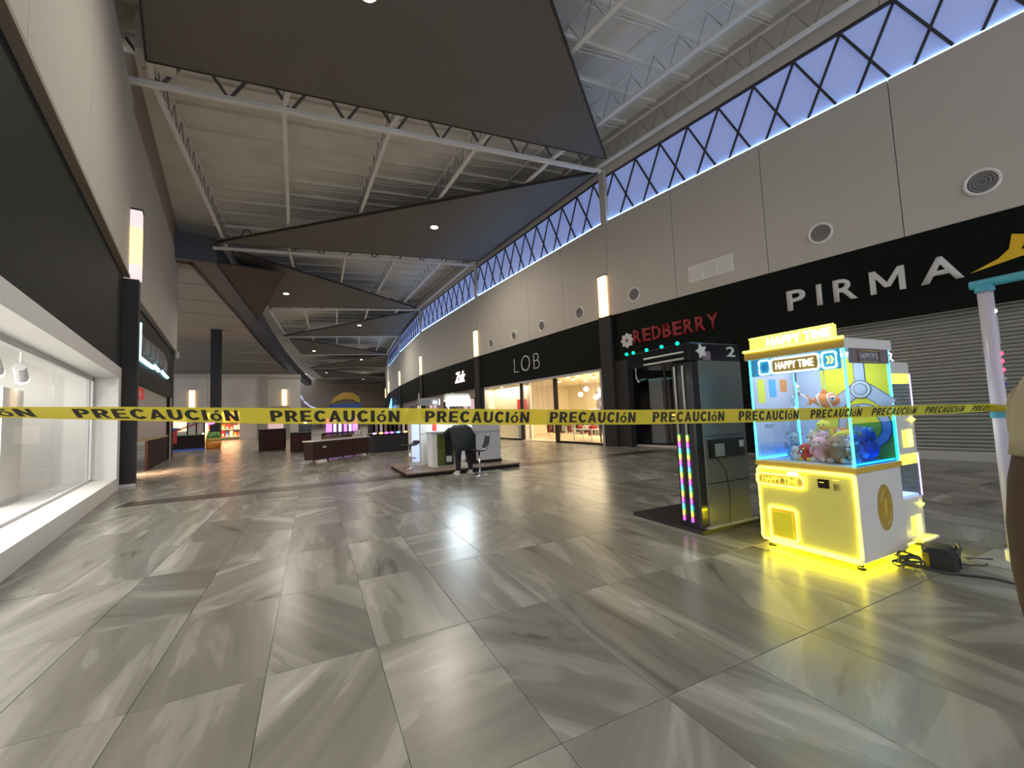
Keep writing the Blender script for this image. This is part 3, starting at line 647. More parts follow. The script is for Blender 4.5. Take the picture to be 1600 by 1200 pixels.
for k in range(9): MB().add([(-0.72, 0.02, -0.25 + k * 0.056), (0.72, 0.02, -0.25 + k * 0.056), (0.72, 0.05, -0.21 + k * 0.056), (-0.72, 0.05, -0.21 + k * 0.056)], [(0, 1, 2, 3)]).build('blade', 'white', lv, fix=False)
for x in (-0.24, 0.24): box('mullion', 'white', lv, x - 0.015, x + 0.015, 0.02, 0.055, -0.27, 0.27)
# --- dark berry shop (bay 1, x 7.1 .. 12)
t = wthing(1, 9.4, 'shop_sign', 'dim red capital letters on the black fascia', 'sign', 4.02, -0.03)
x = 1.55
for ch in 'REDBERRY':
    me = text_mesh(ch, 0.36, 0.52, 0.03, 0.05); o = link('letter', me, 'sign_red', t, (x, 0.0, 0)); o.rotation_euler = (0, 0, PI); x -= 0.425
t = wthing(1, 11.25, 'flower_emblem', 'white scalloped flower emblem left of the red letters', 'sign', 4.2, -0.03)
MB().prism_xz([((0.27 + 0.035 * math.cos(8 * a)) * math.cos(a), (0.27 + 0.035 * math.cos(8 * a)) * math.sin(a)) for a in [2 * PI * k / 64 for k in range(64)]], -0.01, 0.05).build('petals', 'sign_white', t)
mb = MB().prism_xz([(-0.09, 0), (-0.03, 0.03), (0, 0.09), (0.03, 0.03), (0.09, 0), (0.03, -0.03), (0, -0.09), (-0.03, -0.03)], 0.05, 0.06); mb.build('centre', 'sign_red', t)
rr = struct(empty('wall_dark_shop', (13.6, -1.0, 0), rz1))
box('shop_back', 'dark', rr, 7.1, 12.0, -5.0, -4.9, 0, 3.5); box('shop_side', 'dark', rr, 7.0, 7.1, -5, -0.4, 0, 3.5); box('shop_side', 'dark', rr, 12.0, 12.1, -5, -0.3, 0, 3.5); box('shop_lid', 'dark', rr, 7.1, 12, -5, -0.3, 3.45, 3.5)
box('pier', 'pillar', rr, 11.35, 12.0, -0.35, -0.03, 0, 3.45); box('threshold', 'shutter_bar', rr, 7.1, 11.4, -0.42, -0.34, 0.0, 0.07); box('shop_front_pane', 'glass', rr, 7.1, 11.35, -0.40, -0.39, 0.07, 3.45)
for x in (8.5, 9.95): box('mullion', 'black', rr, x - 0.03, x + 0.03, -0.43, -0.36, 0, 3.45)
t = wthing(1, 9.6, 'service_counter', 'dark counter inside the unlit dark shop', 'counter', 0, -2.4)
box('body', 'brown_dark', t, -1.6, 1.4, -0.35, 0.35, 0, 1.05); box('top', 'grey', t, -1.65, 1.45, -0.4, 0.4, 1.05, 1.1)
t = wthing(1, 11.0, 'drinks_fridge', 'grey upright cabinet at the left side of the unlit dark shop', 'cabinet', 0, -1.6)
MB().cbox(-0.3, 0.3, -0.3, 0.3, 0.06, 2.7, 0.02).build('body', 'grey', t); box('plinth', 'black', t, -0.28, 0.28, -0.28, 0.28, 0, 0.06); box('handle', 'chrome', t, 0.2, 0.23, 0.3, 0.33, 1.0, 1.5)
t = wthing(1, 9.6, 'menu_board', 'dark menu board hanging inside the unlit dark shop', 'board', 2.3, -3.9)
for k in range(3): box('panel', ['grey_gloss', 'black_gloss', 'grey_gloss'][k], t, -1.5 + k * 1.0, -0.55 + k * 1.0, -0.03, 0.03, -0.3, 0.3)

# --- fashion shop LOB (bay 2: local x from the nearest sconce on)
t = wthing(2, 6.45, 'shop_sign', 'three thin white capital letters on the black fascia', 'sign', 3.82, -0.03)
for ch, x, w in (('L', 1.25, 0.42), ('O', 0.52, 0.86), ('B', -0.72, 0.50)):
    if ch == 'O': MB().tube([(x - w / 2 + 0.40 * math.cos(2 * PI * k / 24), 0.03, 0.38 + 0.40 * math.sin(2 * PI * k / 24)) for k in range(24)], 0.032, 5, True).build('letter', 'sign_white', t)
    else:
        lp = [(0.42, 0.0), (0, 0), (0, 0.76)] if ch == 'L' else [(0.0, 0.0), (0, 0.76), (0.26, 0.76), (0.38, 0.70), (0.42, 0.58), (0.38, 0.46), (0.26, 0.40), (0.04, 0.40), (0.30, 0.40), (0.44, 0.33), (0.49, 0.20), (0.44, 0.06), (0.30, 0.0), (0.0, 0.0)]
        MB().tube([(x - p, 0.03, q) for p, q in lp], 0.030, 5).build('letter', 'sign_white', t)
lob = struct(empty('wall_fashion_shop', (13.6, 11.0, 0), bay_frames[2][3]))
box('shop_back', 'lob_wall', lob, 0.7, 11.6, -7.0, -6.9, 0, 3.6); box('shop_side', 'lob_wall', lob, 0.6, 0.75, -7, -0.1, 0, 3.6); box('shop_side', 'lob_wall', lob, 11.5, 11.6, -7, -0.1, 0, 3.6)
box('shop_floor', 'lob_floor', lob, 0.7, 11.6, -7.0, -0.05, 0.0, 0.03); box('shop_ceiling', 'lob_wall', lob, 0.7, 11.6, -7, -0.25, 3.3, 3.4); box('display_wall', 'lob_wall', lob, 7.35, 11.5, -0.85, -0.75, 0, 3.3)
box('frame', 'shutter_bar', lob, 0.72, 11.5, -0.2, 0.02, 3.14, 3.24); box('frame', 'shutter_bar', lob, 0.72, 0.84, -0.2, 0.02, 0, 3.2); box('frame', 'shutter_bar', lob, 11.4, 11.5, -0.2, 0.02, 0, 3.2)
for x in (4.1, 7.2): box('frame', 'brown_dark', lob, x - 0.05, x + 0.05, -0.2, 0.0, 0, 3.2)
box('frame', 'brown_dark', lob, 0.8, 4.1, -0.15, 0.0, 0, 0.08); box('frame', 'brown_dark', lob, 7.2, 11.4, -0.15, 0.0, 0, 0.08)
for x0, x1 in ((0.84, 2.4), (2.42, 4.05), (7.25, 9.3), (9.32, 11.4)): box('glass_pane', 'glass_shop', lob, x0, x1, -0.08, -0.07, 0.08, 3.14)
box('fill', 'pillar', lob, 11.5, 12.06, -0.3, -0.03, 0, 3.3)
gr = struct(empty('door_3', (13.6, 11.0, 0), bay_frames[2][3]))
for k in range(26): box('grille_rod', 'shutter_bar', gr, 4.15, 7.15, -0.10, -0.085, 1.55 + k * 0.062, 1.572 + k * 0.062)
for k in range(7): box('grille_link', 'shutter_bar', gr, 4.3 + k * 0.45, 4.32 + k * 0.45, -0.1, -0.09, 1.55, 3.14)
area_light('shop_light', lob, (4.3, -3.6, 3.2), 7.0, 620, (1.0, 0.84, 0.58), sy=5.5)
area_light('shop_light', lob, (9.4, -0.45, 3.1), 3.8, 110, (1.0, 0.84, 0.58), sy=0.4)
for n, (x, y) in enumerate(((1.3, -0.6), (2.1, -0.6), (3.0, -0.6), (3.7, -0.6), (1.6, -2.2), (2.6, -2.2), (3.6, -2.2), (5.0, -2.0), (6.2, -2.0), (8.0, -0.55), (10.2, -0.55), (5.6, -3.4))):
    t = wthing(2, x, 'ceiling_spot', ('warm ceiling spot in the front row behind the right shop window, %s from the right' % ['first', 'second', 'third', 'fourth'][n]) if n < 4 else ['warm ceiling spot in the second row of the fashion shop, rightmost', 'warm ceiling spot in the second row of the fashion shop, second from right', 'warm ceiling spot in the second row of the fashion shop, third from right', 'warm ceiling spot seen through the grille, right one', 'warm ceiling spot seen through the grille, left one', '', '', 'warm ceiling spot seen through the grille, deepest one'][n - 4], 'spotlight', 3.22, y, 'ceiling spots in the fashion shop')
    if n in (9, 10): t['label'] = 'warm ceiling spot over the %s end of the left display window' % ('right' if n == 9 else 'left')
    MB().lathe([(0.09, -0.06), (0.09, 0.08)], n=10).build('housing', 'white', t); MB().lathe([(0.075, -0.075), (0.075, -0.06)], n=10).build('lens', 'bulb_warm', t)
for n, (x, y, z) in enumerate(((3.9, -2.9, 2.55), (4.3, -3.2, 2.30), (4.8, -2.7, 2.65), (4.7, -3.3, 2.2), (5.5, -2.9, 2.4), (3.5, -3.1, 2.45))):
    t = wthing(2, x, 'globe_pendant', 'glowing globe pendant in the cluster inside the fashion shop, %s from the right' % ['second', 'third', 'fifth', 'fourth', 'sixth', 'first'][n], 'pendant lamp', z, y, 'globe pendants in the fashion shop')
    MB().tube([(0, 0, 0.1), (0, 0, 3.3 - z)], 0.008, 5).build('cord', 'black', t); MB().ell((0, 0, 0), (0.13, 0.13, 0.13), 12, 8).build('globe', 'bulb_warm', t, True)
gcols = ['black', 'shop_grey', 'mauve', 'white', 'brown', 'red_box', 'grey', 'wood']
for n, (x, y, w, lab) in enumerate(((3.3, -1.9, 1.2, 'clothes rail behind the right window, right one'), (4.9, -2.3, 1.3, 'clothes rail behind the right window, left one'), (6.5, -2.6, 1.4, 'clothes rail seen through the grille door, right one'), (8.1, -2.9, 1.2, 'clothes rail seen through the grille door, left one'))):
    t = wthing(2, x, 'clothes_rail', lab, 'clothes rack', 0.03, y, 'clothes rails in the fashion shop')
    MB().tube([(-w / 2, 0, 0), (-w / 2, 0, 1.5), (w / 2, 0, 1.5), (w / 2, 0, 0)], 0.018).build('frame', 'chrome', t)
    for k in range(9):
        gl = 1.05 + 0.07 * (k % 4)
        g = MB().prism_xz([(-0.20, -gl), (0.20, -gl), (0.19, -0.12), (0.04, 0), (-0.04, 0), (-0.19, -0.12)], -0.025, 0.025).build('garment', gcols[(k * 3 + n) % 8], t); g.location = (-w / 2 + 0.1 + k * (w - 0.2) / 8, 0, 1.47); g.rotation_euler = (0, 0, PI / 2 + random.uniform(-0.3, 0.3))
t = wthing(2, 1.45, 'mannequin', 'dressed dark mannequin standing at the right end of the shop window', 'mannequin', 0.03, -0.55)
MB().loft([[(r * math.cos(a), 0.7 * r * math.sin(a), z) for a in [2 * PI * k / 10 for k in range(10)]] for r, z in ((0.17, 0.75), (0.20, 0.95), (0.15, 1.15), (0.22, 1.42), (0.06, 1.52))]).build('torso', 'blue_box', t, True)
MB().ell((0, 0, 1.66), (0.085, 0.095, 0.12)).build('head', 'shop_white', t, True)
for s_ in (-1, 1): MB().tube([(s_ * 0.09, 0, 0.8), (s_ * 0.10, 0.02, 0.42), (s_ * 0.10, 0, 0.04)], [0.085, 0.06, 0.045], 8).build('leg', 'mauve', t, True); MB().tube([(s_ * 0.20, 0, 1.40), (s_ * 0.27, 0.02, 1.12), (s_ * 0.25, 0.1, 0.86)], [0.055, 0.045, 0.035], 8).build('arm', 'blue_box', t, True)
MB().lathe([(0.2, 0), (0.2, 0.02)]).build('stand', 'chrome', t)
t = wthing(2, 2.9, 'display_table', 'low display table with folded red clothes inside the fashion shop', 'table', 0.03, -0.95)
box('top', 'white', t, -0.7, 0.7, -0.35, 0.35, 0.55, 0.6)
for sx in (-0.62, 0.62):
    for sy in (-0.28, 0.28): box('leg', 'chrome', t, sx - 0.02, sx + 0.02, sy - 0.02, sy + 0.02, 0, 0.55)
for k in range(3): t2 = wthing(2, 2.5 + k * 0.4, 'folded_clothes', 'stack of folded %s clothes on the low display table' % ['red', 'pale', 'dark red'][k], 'clothes', 0.63, -0.95); [MB().cbox(-0.14, 0.14, -0.16, 0.16, q * 0.05, q * 0.05 + 0.05, 0.015).build('garment', ['red_box', 'white', 'red_box'][k], t2) for q in range(3)]
t = wthing(2, 6.6, 'poster_stand', 'dark tall poster panel inside the fashion shop', 'poster', 0.03, -5.4)
box('panel', 'mauve', t, -0.35, 0.35, -0.02, 0.02, 1.2, 2.6); box('foot', 'black', t, -0.3, 0.3, -0.15, 0.15, 0, 0.03); box('pole', 'black', t, -0.02, 0.02, -0.02, 0.02, 0.03, 1.2)
t = wthing(2, 8.05, 'sale_banner', 'red sale banner with white letters in the left display window', 'banner', 0.7, -0.62)
box('cloth', 'red', t, -0.5, 0.5, -0.02, 0.0, 0, 1.6)
o = link('lettering', text_mesh('DE', 0.42, 0.26, 0.02, 0.006), 'sign_white', t, (0.21, 0.005, 1.0)); o.rotation_euler = (0, 0, PI)
t = wthing(2, 7.55, 'checkout_desk', 'white block desk inside the fashion shop left of the grille', 'desk', 0.03, -0.37)
MB().cbox(-0.25, 0.25, -0.2, 0.2, 0, 0.75, 0.01).build('body', 'shop_grey', t); box('top', 'white', t, -0.28, 0.28, -0.22, 0.22, 0.75, 0.8)
t = wthing(2, 3.3, 'door_notice', 'yellow paper sheet on the shop glass under the tape', 'notice', 0.55, -0.05); box('sheet', 'gold_band', t, -0.4, 0.4, -0.012, -0.008, 0.25, 0.75); box('fixing_strip', 'white', t, -0.4, 0.4, -0.008, -0.004, 0.72, 0.75)
# --- farther shops (bays 3..8)
for i in range(3, 9):
    fr, L, a, rz = bay_frames[i]
    b_ = struct(empty('wall_shop_%s' % 'cdefgh'[i - 3], (a.x, a.y, 0), rz))
    box('shop_wall', ['cream_trim', 'mauve', 'cream', 'mauve', 'cream_trim', 'mauve'][i - 3], b_, 0.6, L, -0.4, -0.2, 0, 3.3)
    for k in range(3):
        box('window_glow', ['pink_panel', 'shop_glow', 'pink_panel', 'shop_glow', 'pink_panel', 'shop_glow'][i - 3] if k != 1 else 'glass', b_, 1.2 + k * L / 3.2, 1.2 + k * L / 3.2 + 2.2, -0.2, -0.17, 0.3, 2.6)
        for q in range(3): box('mullion', 'brown_dark', b_, 1.2 + k * L / 3.2 + q * 1.07, 1.26 + k * L / 3.2 + q * 1.07, -0.17, -0.12, 0.2, 2.7)
t = wthing(3, 3.4, 'shop_sign', 'small pink-white glowing script sign on the dark fascia left of the thin lettered sign', 'sign', 3.9, -0.03)
o = link('lettering', text_mesh('Zuk', 1.9, 0.8, 0.03, 0.05, 0.3), 'sign_glow', t, (0.95, 0, 0)); o.rotation_euler = (0, 0, PI)
t = wthing(5, 9.0, 'shop_sign', 'light blue glowing sign far down the right wall', 'sign', 2.6, 0.3)
for k in range(5): box('bar', 'blue_led', t, -1.6 + k * 0.7, -1.2 + k * 0.7, 0, 0.08, 0, 1.6 - 0.25 * k)
# ================================================================== CLAW MACHINE (local x to the viewer's right, y away, z up)
def neon(parent, pts, m, r=0.011, closed=True, name='neon_tube'): return MB().tube(pts, r, 6, closed).build(name, m, parent, True)
CO = G(4.31, 2.96); W_, D_ = 0.91, 0.79
cm = thing('claw_machine', 'white claw crane machine outlined in yellow neon with plush toys behind blue-lit glass', 'claw machine', CO, FACE)
for x in (0.06, W_ - 0.06):
    for y in (0.07, D_ - 0.07):
        ft = MB().lathe([(0.03, 0.0), (0.035, 0.015), (0.018, 0.02), (0.018, 0.085)], (x, y), 10).build('foot', 'black', cm)
body = MB().cbox(0, W_, 0, D_, 0.07, 0.845, 0.012).build('body', 'claw_white', cm)
box('base_skirt', 'gold_band', cm, 0.03, W_ - 0.03, 0.03, D_ - 0.03, 0.055, 0.07)
# underglow tubes hang below the skirt
neon(cm, [(0.05, 0.05, 0.045), (W_ - 0.05, 0.05, 0.045), (W_ - 0.05, D_ - 0.05, 0.045), (0.05, D_ - 0.05, 0.045)], 'neon_under', 0.010, True, 'underglow_tube')
neon(cm, rrect(0.012, W_ - 0.014, 0.085, 0.825, 0.035, -0.012), 'neon_yellow', 0.0105)
neon(cm, rrect(0.002, 0.475, 0.655, 0.765, 0.035, -0.020), 'neon_yellow', 0.0095)
lp = box('name_plate', 'gold', cm, 0.012, 0.465, -0.012, -0.002, 0.665, 0.755)
link('lettering', text_mesh('HAPPY TIME', 0.36, 0.055, 0.02, 0.006), 'yellow_letter', lp, (0.06, -0.012, 0.683))
box('lit_handle', 'neon_letter', cm, 0.33, 0.42, -0.02, -0.004, 0.775, 0.80)
pd = box('prize_door', 'gold_band', cm, 0.125, 0.355, -0.006, 0.0, 0.135, 0.41); box('flap', 'poster_yellow', pd, 0.145, 0.335, -0.012, -0.006, 0.155, 0.385)
neon(pd, rrect(0.105, 0.375, 0.115, 0.43, 0.03, -0.012), 'neon_yellow', 0.0095)
cb = box('coin_box', 'brown_dark', cm, 0.60, 0.69, -0.018, 0.0, 0.685, 0.765); box('slot', 'yellow_letter', cb, 0.615, 0.655, -0.021, -0.018, 0.735, 0.741)
box('card_slot', 'yellow_letter', cm, 0.715, 0.775, -0.006, 0.0, 0.765, 0.770); box('notice', 'gold', cm, 0.725, 0.785, -0.004, 0.0, 0.675, 0.735)
# oval decal on the right side
MB().add(*(lambda n: ([(W_ + 0.004, 0.43 + 0.13 * math.cos(2 * PI * k / n), 0.50 + 0.21 * math.sin(2 * PI * k / n)) for k in range(n)] + [(W_, 0.43 + 0.13 * math.cos(2 * PI * k / n), 0.50 + 0.21 * math.sin(2 * PI * k / n)) for k in range(n)],
      [tuple(range(n))] + [(k, k + n, (k + 1) % n + n, (k + 1) % n) for k in range(n)]))(28)).build('oval_decal', 'gold', cm)
MB().tube([(W_ + 0.006, 0.43 + 0.085 * math.cos(2 * PI * k / 20), 0.50 + 0.15 * math.sin(2 * PI * k / 20)) for k in range(20)], 0.006, 4, True).build('decal_ring', 'gold_band', cm)
box('decal_block', 'gold_band', cm, W_ + 0.003, W_ + 0.007, 0.40, 0.46, 0.42, 0.58)
band = MB().cbox(-0.012, W_ + 0.012, -0.012, D_ + 0.012, 0.845, 0.895, 0.008).build('ledge', 'gold_band', cm)
box('tray', 'white', cm, 0.02, W_ - 0.02, 0.02, D_ - 0.02, 0.895, 0.905)
G0, G1 = 0.90, 1.965
for x in (0.008, W_ - 0.008):
    for y in (0.008, D_ - 0.008):
        neon(cm, [(x, y, G0), (x, y, G1)], 'neon_cyan', 0.0105, False, 'corner_tube')
for (x0, x1, y0, y1) in ((0.02, W_ - 0.02, 0.0, 0.006), (W_ - 0.008, W_ - 0.002, 0.02, D_ - 0.02)): box('glass_pane', 'glass_blue', cm, x0, x1, y0, y1, G0, G1)
lb = box('left_board', 'lilac', cm, 0.004, 0.012, 0.02, D_ - 0.02, G0, G1)
for k, m_ in enumerate(('poster_yellow', 'blue_plate', 'orange_box')): box('print', m_, lb, 0.012, 0.014, 0.10 + k * 0.2, 0.22 + k * 0.2, 1.50 + 0.06 * k, 1.76)
box('blue_film', 'glass_film', cm, W_ - 0.001, W_ + 0.001, 0.02, D_ - 0.02, G0, 1.28)
box('front_panel', 'front_yellow', cm, 0.025, W_ - 0.028, -0.004, 0.0, 0.098, 0.812)
bp = box('back_board', 'poster_yellow', cm, 0.02, W_ - 0.02, D_ - 0.02, D_ - 0.008, G0, G1)
yb = D_ - 0.021
def flat(poly, m, nm='print', dy=0.0): return MB().prism_xz(poly, yb - 0.002 - dy, yb - dy).build(nm, m, bp)
# printed claw drawing on the back board
def quad(a, b, w):
    a = Vector(a); b = Vector(b); n = Vector((-(b - a).y, (b - a).x)).normalized() * w / 2; return [tuple(a + n), tuple(a - n), tuple(b - n), tuple(b + n)]
for a, b, w in (((0.62, 1.60), (0.40, 1.43), 0.12), ((0.40, 1.45), (0.52, 1.24), 0.085), ((0.70, 1.60), (0.90, 1.43), 0.12), ((0.88, 1.45), (0.78, 1.24), 0.085), ((0.66, 1.95), (0.66, 1.62), 0.085)):
    flat(quad(a, b, w + 0.016), 'poster_line', 'print_outline'); flat(quad(a, b, w), 'poster_grey', 'print', 0.003)
circ = lambda cx, cz, r, n=24: [(cx + r * math.cos(2 * PI * k / n), cz + r * math.sin(2 * PI * k / n)) for k in range(n)]
for r, m, d in ((0.095, 'poster_line', 0.006), (0.085, 'white', 0.009), (0.062, 'poster_line', 0.012), (0.055, 'poster_grey', 0.015)): flat(circ(0.66, 1.60, r), m, 'print', d)
for r, m, d in ((0.235, 'poster_line', 0.004), (0.225, 'poster_grey', 0.007), (0.155, 'poster_line', 0.010), (0.148, 'poster_yellow', 0.013)): flat(circ(0.66, 1.22, r), m, 'print', d)
for k, ch in enumerate('BIG'):
    o = link('print', text_mesh(ch, 0.045, 0.055, 0.02, 0.002), 'poster_line', bp, (0.62 + k * 0.075, yb - 0.016, 1.375 - 0.02 * k)); o.rotation_euler = (0, -0.25 + 0.35 * k, 0)
box('back_stripe', 'poster_grey', bp, 0.02, 0.30, yb - 0.004, yb - 0.001, G0, G1)
# header with neon name plate, arrows
hp = box('header_plate', 'blue_plate', cm, 0.03, W_ - 0.03, -0.008, 0.0, 1.785, G1)
neon(hp, rrect(0.255, 0.705, 1.80, 1.945, 0.025, -0.016), 'neon_letter', 0.010)
box('name_plate', 'gold', hp, 0.268, 0.692, -0.014, -0.008, 1.812, 1.933)
link('lettering', text_mesh('HAPPY TIME', 0.36, 0.075, 0.01, 0.006), 'neon_letter', hp, (0.30, -0.014, 1.836))
for x0, sgn in ((0.125, -1), (0.735, 1)):
    neon(hp, rrect(x0, x0 + 0.115, 1.80, 1.945, 0.022, -0.016), 'neon_ice', 0.009)
    for k in range(2):
        cx = x0 + 0.042 + k * 0.032; mb = MB().prism_xz([(cx - 0.012 * sgn, 1.91), (cx + 0.004 * sgn, 1.91), (cx + 0.022 * sgn, 1.8725), (cx + 0.004 * sgn, 1.835), (cx - 0.012 * sgn, 1.835), (cx + 0.006 * sgn, 1.8725)], -0.016, -0.009)
        mb.build('chevron', 'chevron' if sgn > 0 else 'blue_plate', hp)
sp = box('side_header', 'mauve', cm, W_ + 0.001, W_ + 0.008, 0.06, D_ - 0.03, 1.83, G1)
neon(sp, [(W_ + 0.013, y, z) for y, z in ((0.20, 1.845), (0.58, 1.845), (0.58, 1.945), (0.20, 1.945))], 'gold', 0.006)
o = link('lettering', text_mesh('HAPPY TIME', 0.30, 0.055, 0.01, 0.004), 'poster_grey', sp, (W_ + 0.010, 0.24, 1.868)); o.rotation_euler = (0, 0, PI / 2)
tp = MB().cbox(-0.02, W_ + 0.02, -0.03, D_ + 0.02, G1, 2.06, 0.01).build('top_slab', 'claw_white', cm)
box('slab_front', 'gold', tp, -0.02, W_ + 0.02, -0.036, -0.03, G1 + 0.004, 2.05)
neon(tp, [(-0.025, -0.042, 2.062), (W_ + 0.025, -0.042, 2.062)], 'neon_yellow', 0.012, False)
mq = box('marquee', 'marquee', cm, 0.03, 0.85, 0.0, 0.035, 2.07, 2.195)
link('lettering', text_mesh('HAPPY TIME', 0.60, 0.085, 0.02, 0.008), 'marquee_letter', mq, (0.225, -0.004, 2.09))
neon(mq, [(0.03, -0.006, 2.198), (0.85, -0.006, 2.198), (0.85, -0.006, 2.08)], 'neon_yellow', 0.006, False)
box('interior_lamp', 'claw_lamp', cm, 0.10, W_ - 0.10, 0.10, 0.16, 1.955, 1.962); box('interior_lamp', 'claw_lamp', cm, 0.10, W_ - 0.10, 0.50, 0.56, 1.955, 1.962)
for pts in ([(0.03, 0.02, 0.912), (0.03, D_ - 0.03, 0.912)], [(W_ - 0.03, 0.02, 0.912), (W_ - 0.03, D_ - 0.03, 0.912)]): neon(cm, pts, 'neon_blue', 0.007, False, 'tray_tube')
# crane: rails, carriage, cable, three-pronged claw
cr = thing('crane_claw', 'chrome three-pronged grabber hanging inside the claw machine', 'crane', CO + Matrix.Rotation(FACE, 3, 'Z') @ Vector((0.27, 0.36, 1.90)), FACE)
box('rail', 'chrome', cr, -0.24, 0.60, -0.015, 0.015, 0.0, 0.03); box('carriage', 'grey', cr, -0.06, 0.06, -0.06, 0.06, -0.06, 0.0); MB().tube([(0, 0, -0.06), (0, 0, -0.22)], 0.006).build('cable', 'black', cr)
MB().lathe([(0.028, -0.34), (0.032, -0.30), (0.032, -0.24), (0.015, -0.22)], n=10).build('hub', 'chrome', cr, True)
for k in range(3):
    a = 2 * PI * k / 3 + 0.4; MB().tube([(0.028 * math.cos(a), 0.028 * math.sin(a), -0.32), (0.095 * math.cos(a), 0.095 * math.sin(a), -0.38), (0.085 * math.cos(a), 0.085 * math.sin(a), -0.46), (0.035 * math.cos(a), 0.035 * math.sin(a), -0.52)], 0.007).build('prong', 'chrome', cr)
ch = thing('prize_chute', 'clear acrylic prize chute in the left corner of the claw machine', 'chute', CO + Matrix.Rotation(FACE, 3, 'Z') @ Vector((0.025, 0.03, 0.905)), FACE)
box('front_sheet', 'acrylic', ch, 0.0, 0.27, 0.0, 0.004, 0, 0.42); box('side_sheet', 'acrylic', ch, 0.266, 0.27, 0.0, 0.27, 0, 0.42); box('back_sheet', 'acrylic', ch, 0.0, 0.27, 0.266, 0.27, 0, 0.42)
neon(ch, [(0.275, 0.27, 0.0), (0.275, 0.27, 0.80)], 'neon_cyan', 0.007, False, 'edge_tube'); link('lettering', text_mesh('OUT', 0.10, 0.04, 0.01, 0.002), 'poster_line', ch, (0.08, -0.002, 0.33))
# plush toys piled in the tray
for nm, c in dict(p_yellow=(0.85, 0.66, 0.06), p_tan=(0.52, 0.36, 0.22), p_orange=(0.85, 0.22, 0.05), p_pink=(0.80, 0.42, 0.46), p_brown=(0.36, 0.17, 0.07), p_white=(0.80, 0.78, 0.76), p_red=(0.62, 0.06, 0.05), p_blue=(0.10, 0.20, 0.55), p_mauve=(0.45, 0.36, 0.60), p_green=(0.38, 0.42, 0.26), p_cream=(0.78, 0.66, 0.48), p_grey=(0.45, 0.48, 0.52)).items(): mat(nm, c, 0.9, bump=0.25, vs=60)
def at(x, y, z): return CO + Matrix.Rotation(FACE, 3, 'Z') @ Vector((x, y, z))
def plush(lab, x, y, z, s, m, m2, rz=0.0, ears='round', flat_=1.0, tilt=0.0, legs=True):
    t = thing('plush_toy', lab, 'plush toy', at(x, y, z), FACE + rz, 'plush toys in the claw machine'); t.rotation_euler = (tilt, 0, FACE + rz)
    MB().ell((0, 0, 0.34 * s), (0.34 * s, 0.30 * s, 0.36 * s * flat_)).build('body', m, t, True)
    MB().ell((0, -0.08 * s, 0.86 * s * flat_), (0.33 * s, 0.30 * s, 0.30 * s)).build('head', m, t, True)
    for q in (-1, 1):
        if ears == 'round': MB().ell((q * 0.24 * s, -0.02 * s, 1.12 * s * flat_), (0.11 * s, 0.06 * s, 0.11 * s), 8, 6).build('ear', m2, t, True)
        elif ears == 'long': MB().ell((q * 0.14 * s, 0, 1.32 * s * flat_), (0.07 * s, 0.05 * s, 0.26 * s), 8, 6).build('ear', m2, t, True)
        if legs:
            MB().ell((q * 0.22 * s, -0.28 * s, 0.13 * s), (0.12 * s, 0.18 * s, 0.12 * s), 8, 6).build('foot', m2, t, True)
            MB().ell((q * 0.36 * s, -0.12 * s, 0.50 * s), (0.10 * s, 0.11 * s, 0.20 * s), 8, 6).build('arm', m, t, True)
        MB().ell((q * 0.11 * s, -0.36 * s, 0.92 * s * flat_), (0.035 * s,) * 3, 6, 4).build('eye', 'black', t, True)
    MB().ell((0, -0.37 * s, 0.80 * s * flat_), (0.10 * s, 0.07 * s, 0.07 * s), 8, 6).build('muzzle', m2, t, True)
    if ears == 'tuft': MB().ell((0, 0, 1.2 * s * flat_), (0.04 * s, 0.04 * s, 0.12 * s), 6, 5).build('tuft', m2, t, True)
zz = 0.907
plush('big pink plush bear at the front of the toy pile', 0.56, 0.17, zz, 0.21, 'p_pink', 'p_cream')
plush('brown plush bear right of the pink bear', 0.70, 0.15, zz, 0.22, 'p_brown', 'p_tan', 0.4)
plush('tan plush bear behind the chute', 0.40, 0.40, zz, 0.24, 'p_tan', 'p_cream', -0.3)
plush('yellow plush chick sitting high on the pile', 0.43, 0.50, zz + 0.16, 0.20, 'p_yellow', 'p_orange', 0.1, 'tuft')
plush('red and yellow plush toy beside the chute', 0.42, 0.16, zz, 0.15, 'p_red', 'p_yellow', 0.2, 'none')
plush('green plush toy at the right front glass corner', 0.82, 0.20, zz, 0.17, 'p_green', 'p_white', -0.4)
plush('white plush rabbit lying on the pile', 0.62, 0.36, zz + 0.10, 0.16, 'p_white', 'p_pink', 0.5, 'long', 1.0, 0.9)
plush('mauve plush rabbit behind the brown bear', 0.76, 0.36, zz + 0.06, 0.18, 'p_mauve', 'p_white', -0.5, 'long')
plush('blue plush bear against the right glass', 0.80, 0.52, zz + 0.03, 0.24, 'p_blue', 'p_white', -0.8)
plush('grey plush toy in the back right corner', 0.72, 0.64, zz, 0.26, 'p_grey', 'p_mauve', -0.4)
plush('cream plush toy at the back of the pile', 0.56, 0.62, zz, 0.24, 'p_cream', 'p_white', 0.2)
plush('small pink and mauve plush toy in the middle of the pile', 0.52, 0.30, zz + 0.14, 0.13, 'p_pink', 'p_mauve', 0.6)
plush('teal-grey plush toy low in the left corner', 0.14, 0.48, zz, 0.22, 'p_grey', 'p_green', 0.3)
plush('white plush toy low in front of the chute corner', 0.34, 0.14, zz, 0.12, 'p_white', 'p_grey', 0.0)
t = thing('plush_box', 'orange square plush cushion with a brown face standing behind the pile', 'plush toy', at(0.46, 0.66, zz), FACE)
MB().cbox(-0.11, 0.11, -0.05, 0.05, 0, 0.30, 0.03).build('body', 'p_orange', t); MB().prism_xz(circ(0, 0.16, 0.06, 16), -0.056, -0.05).build('face', 'p_tan', t)
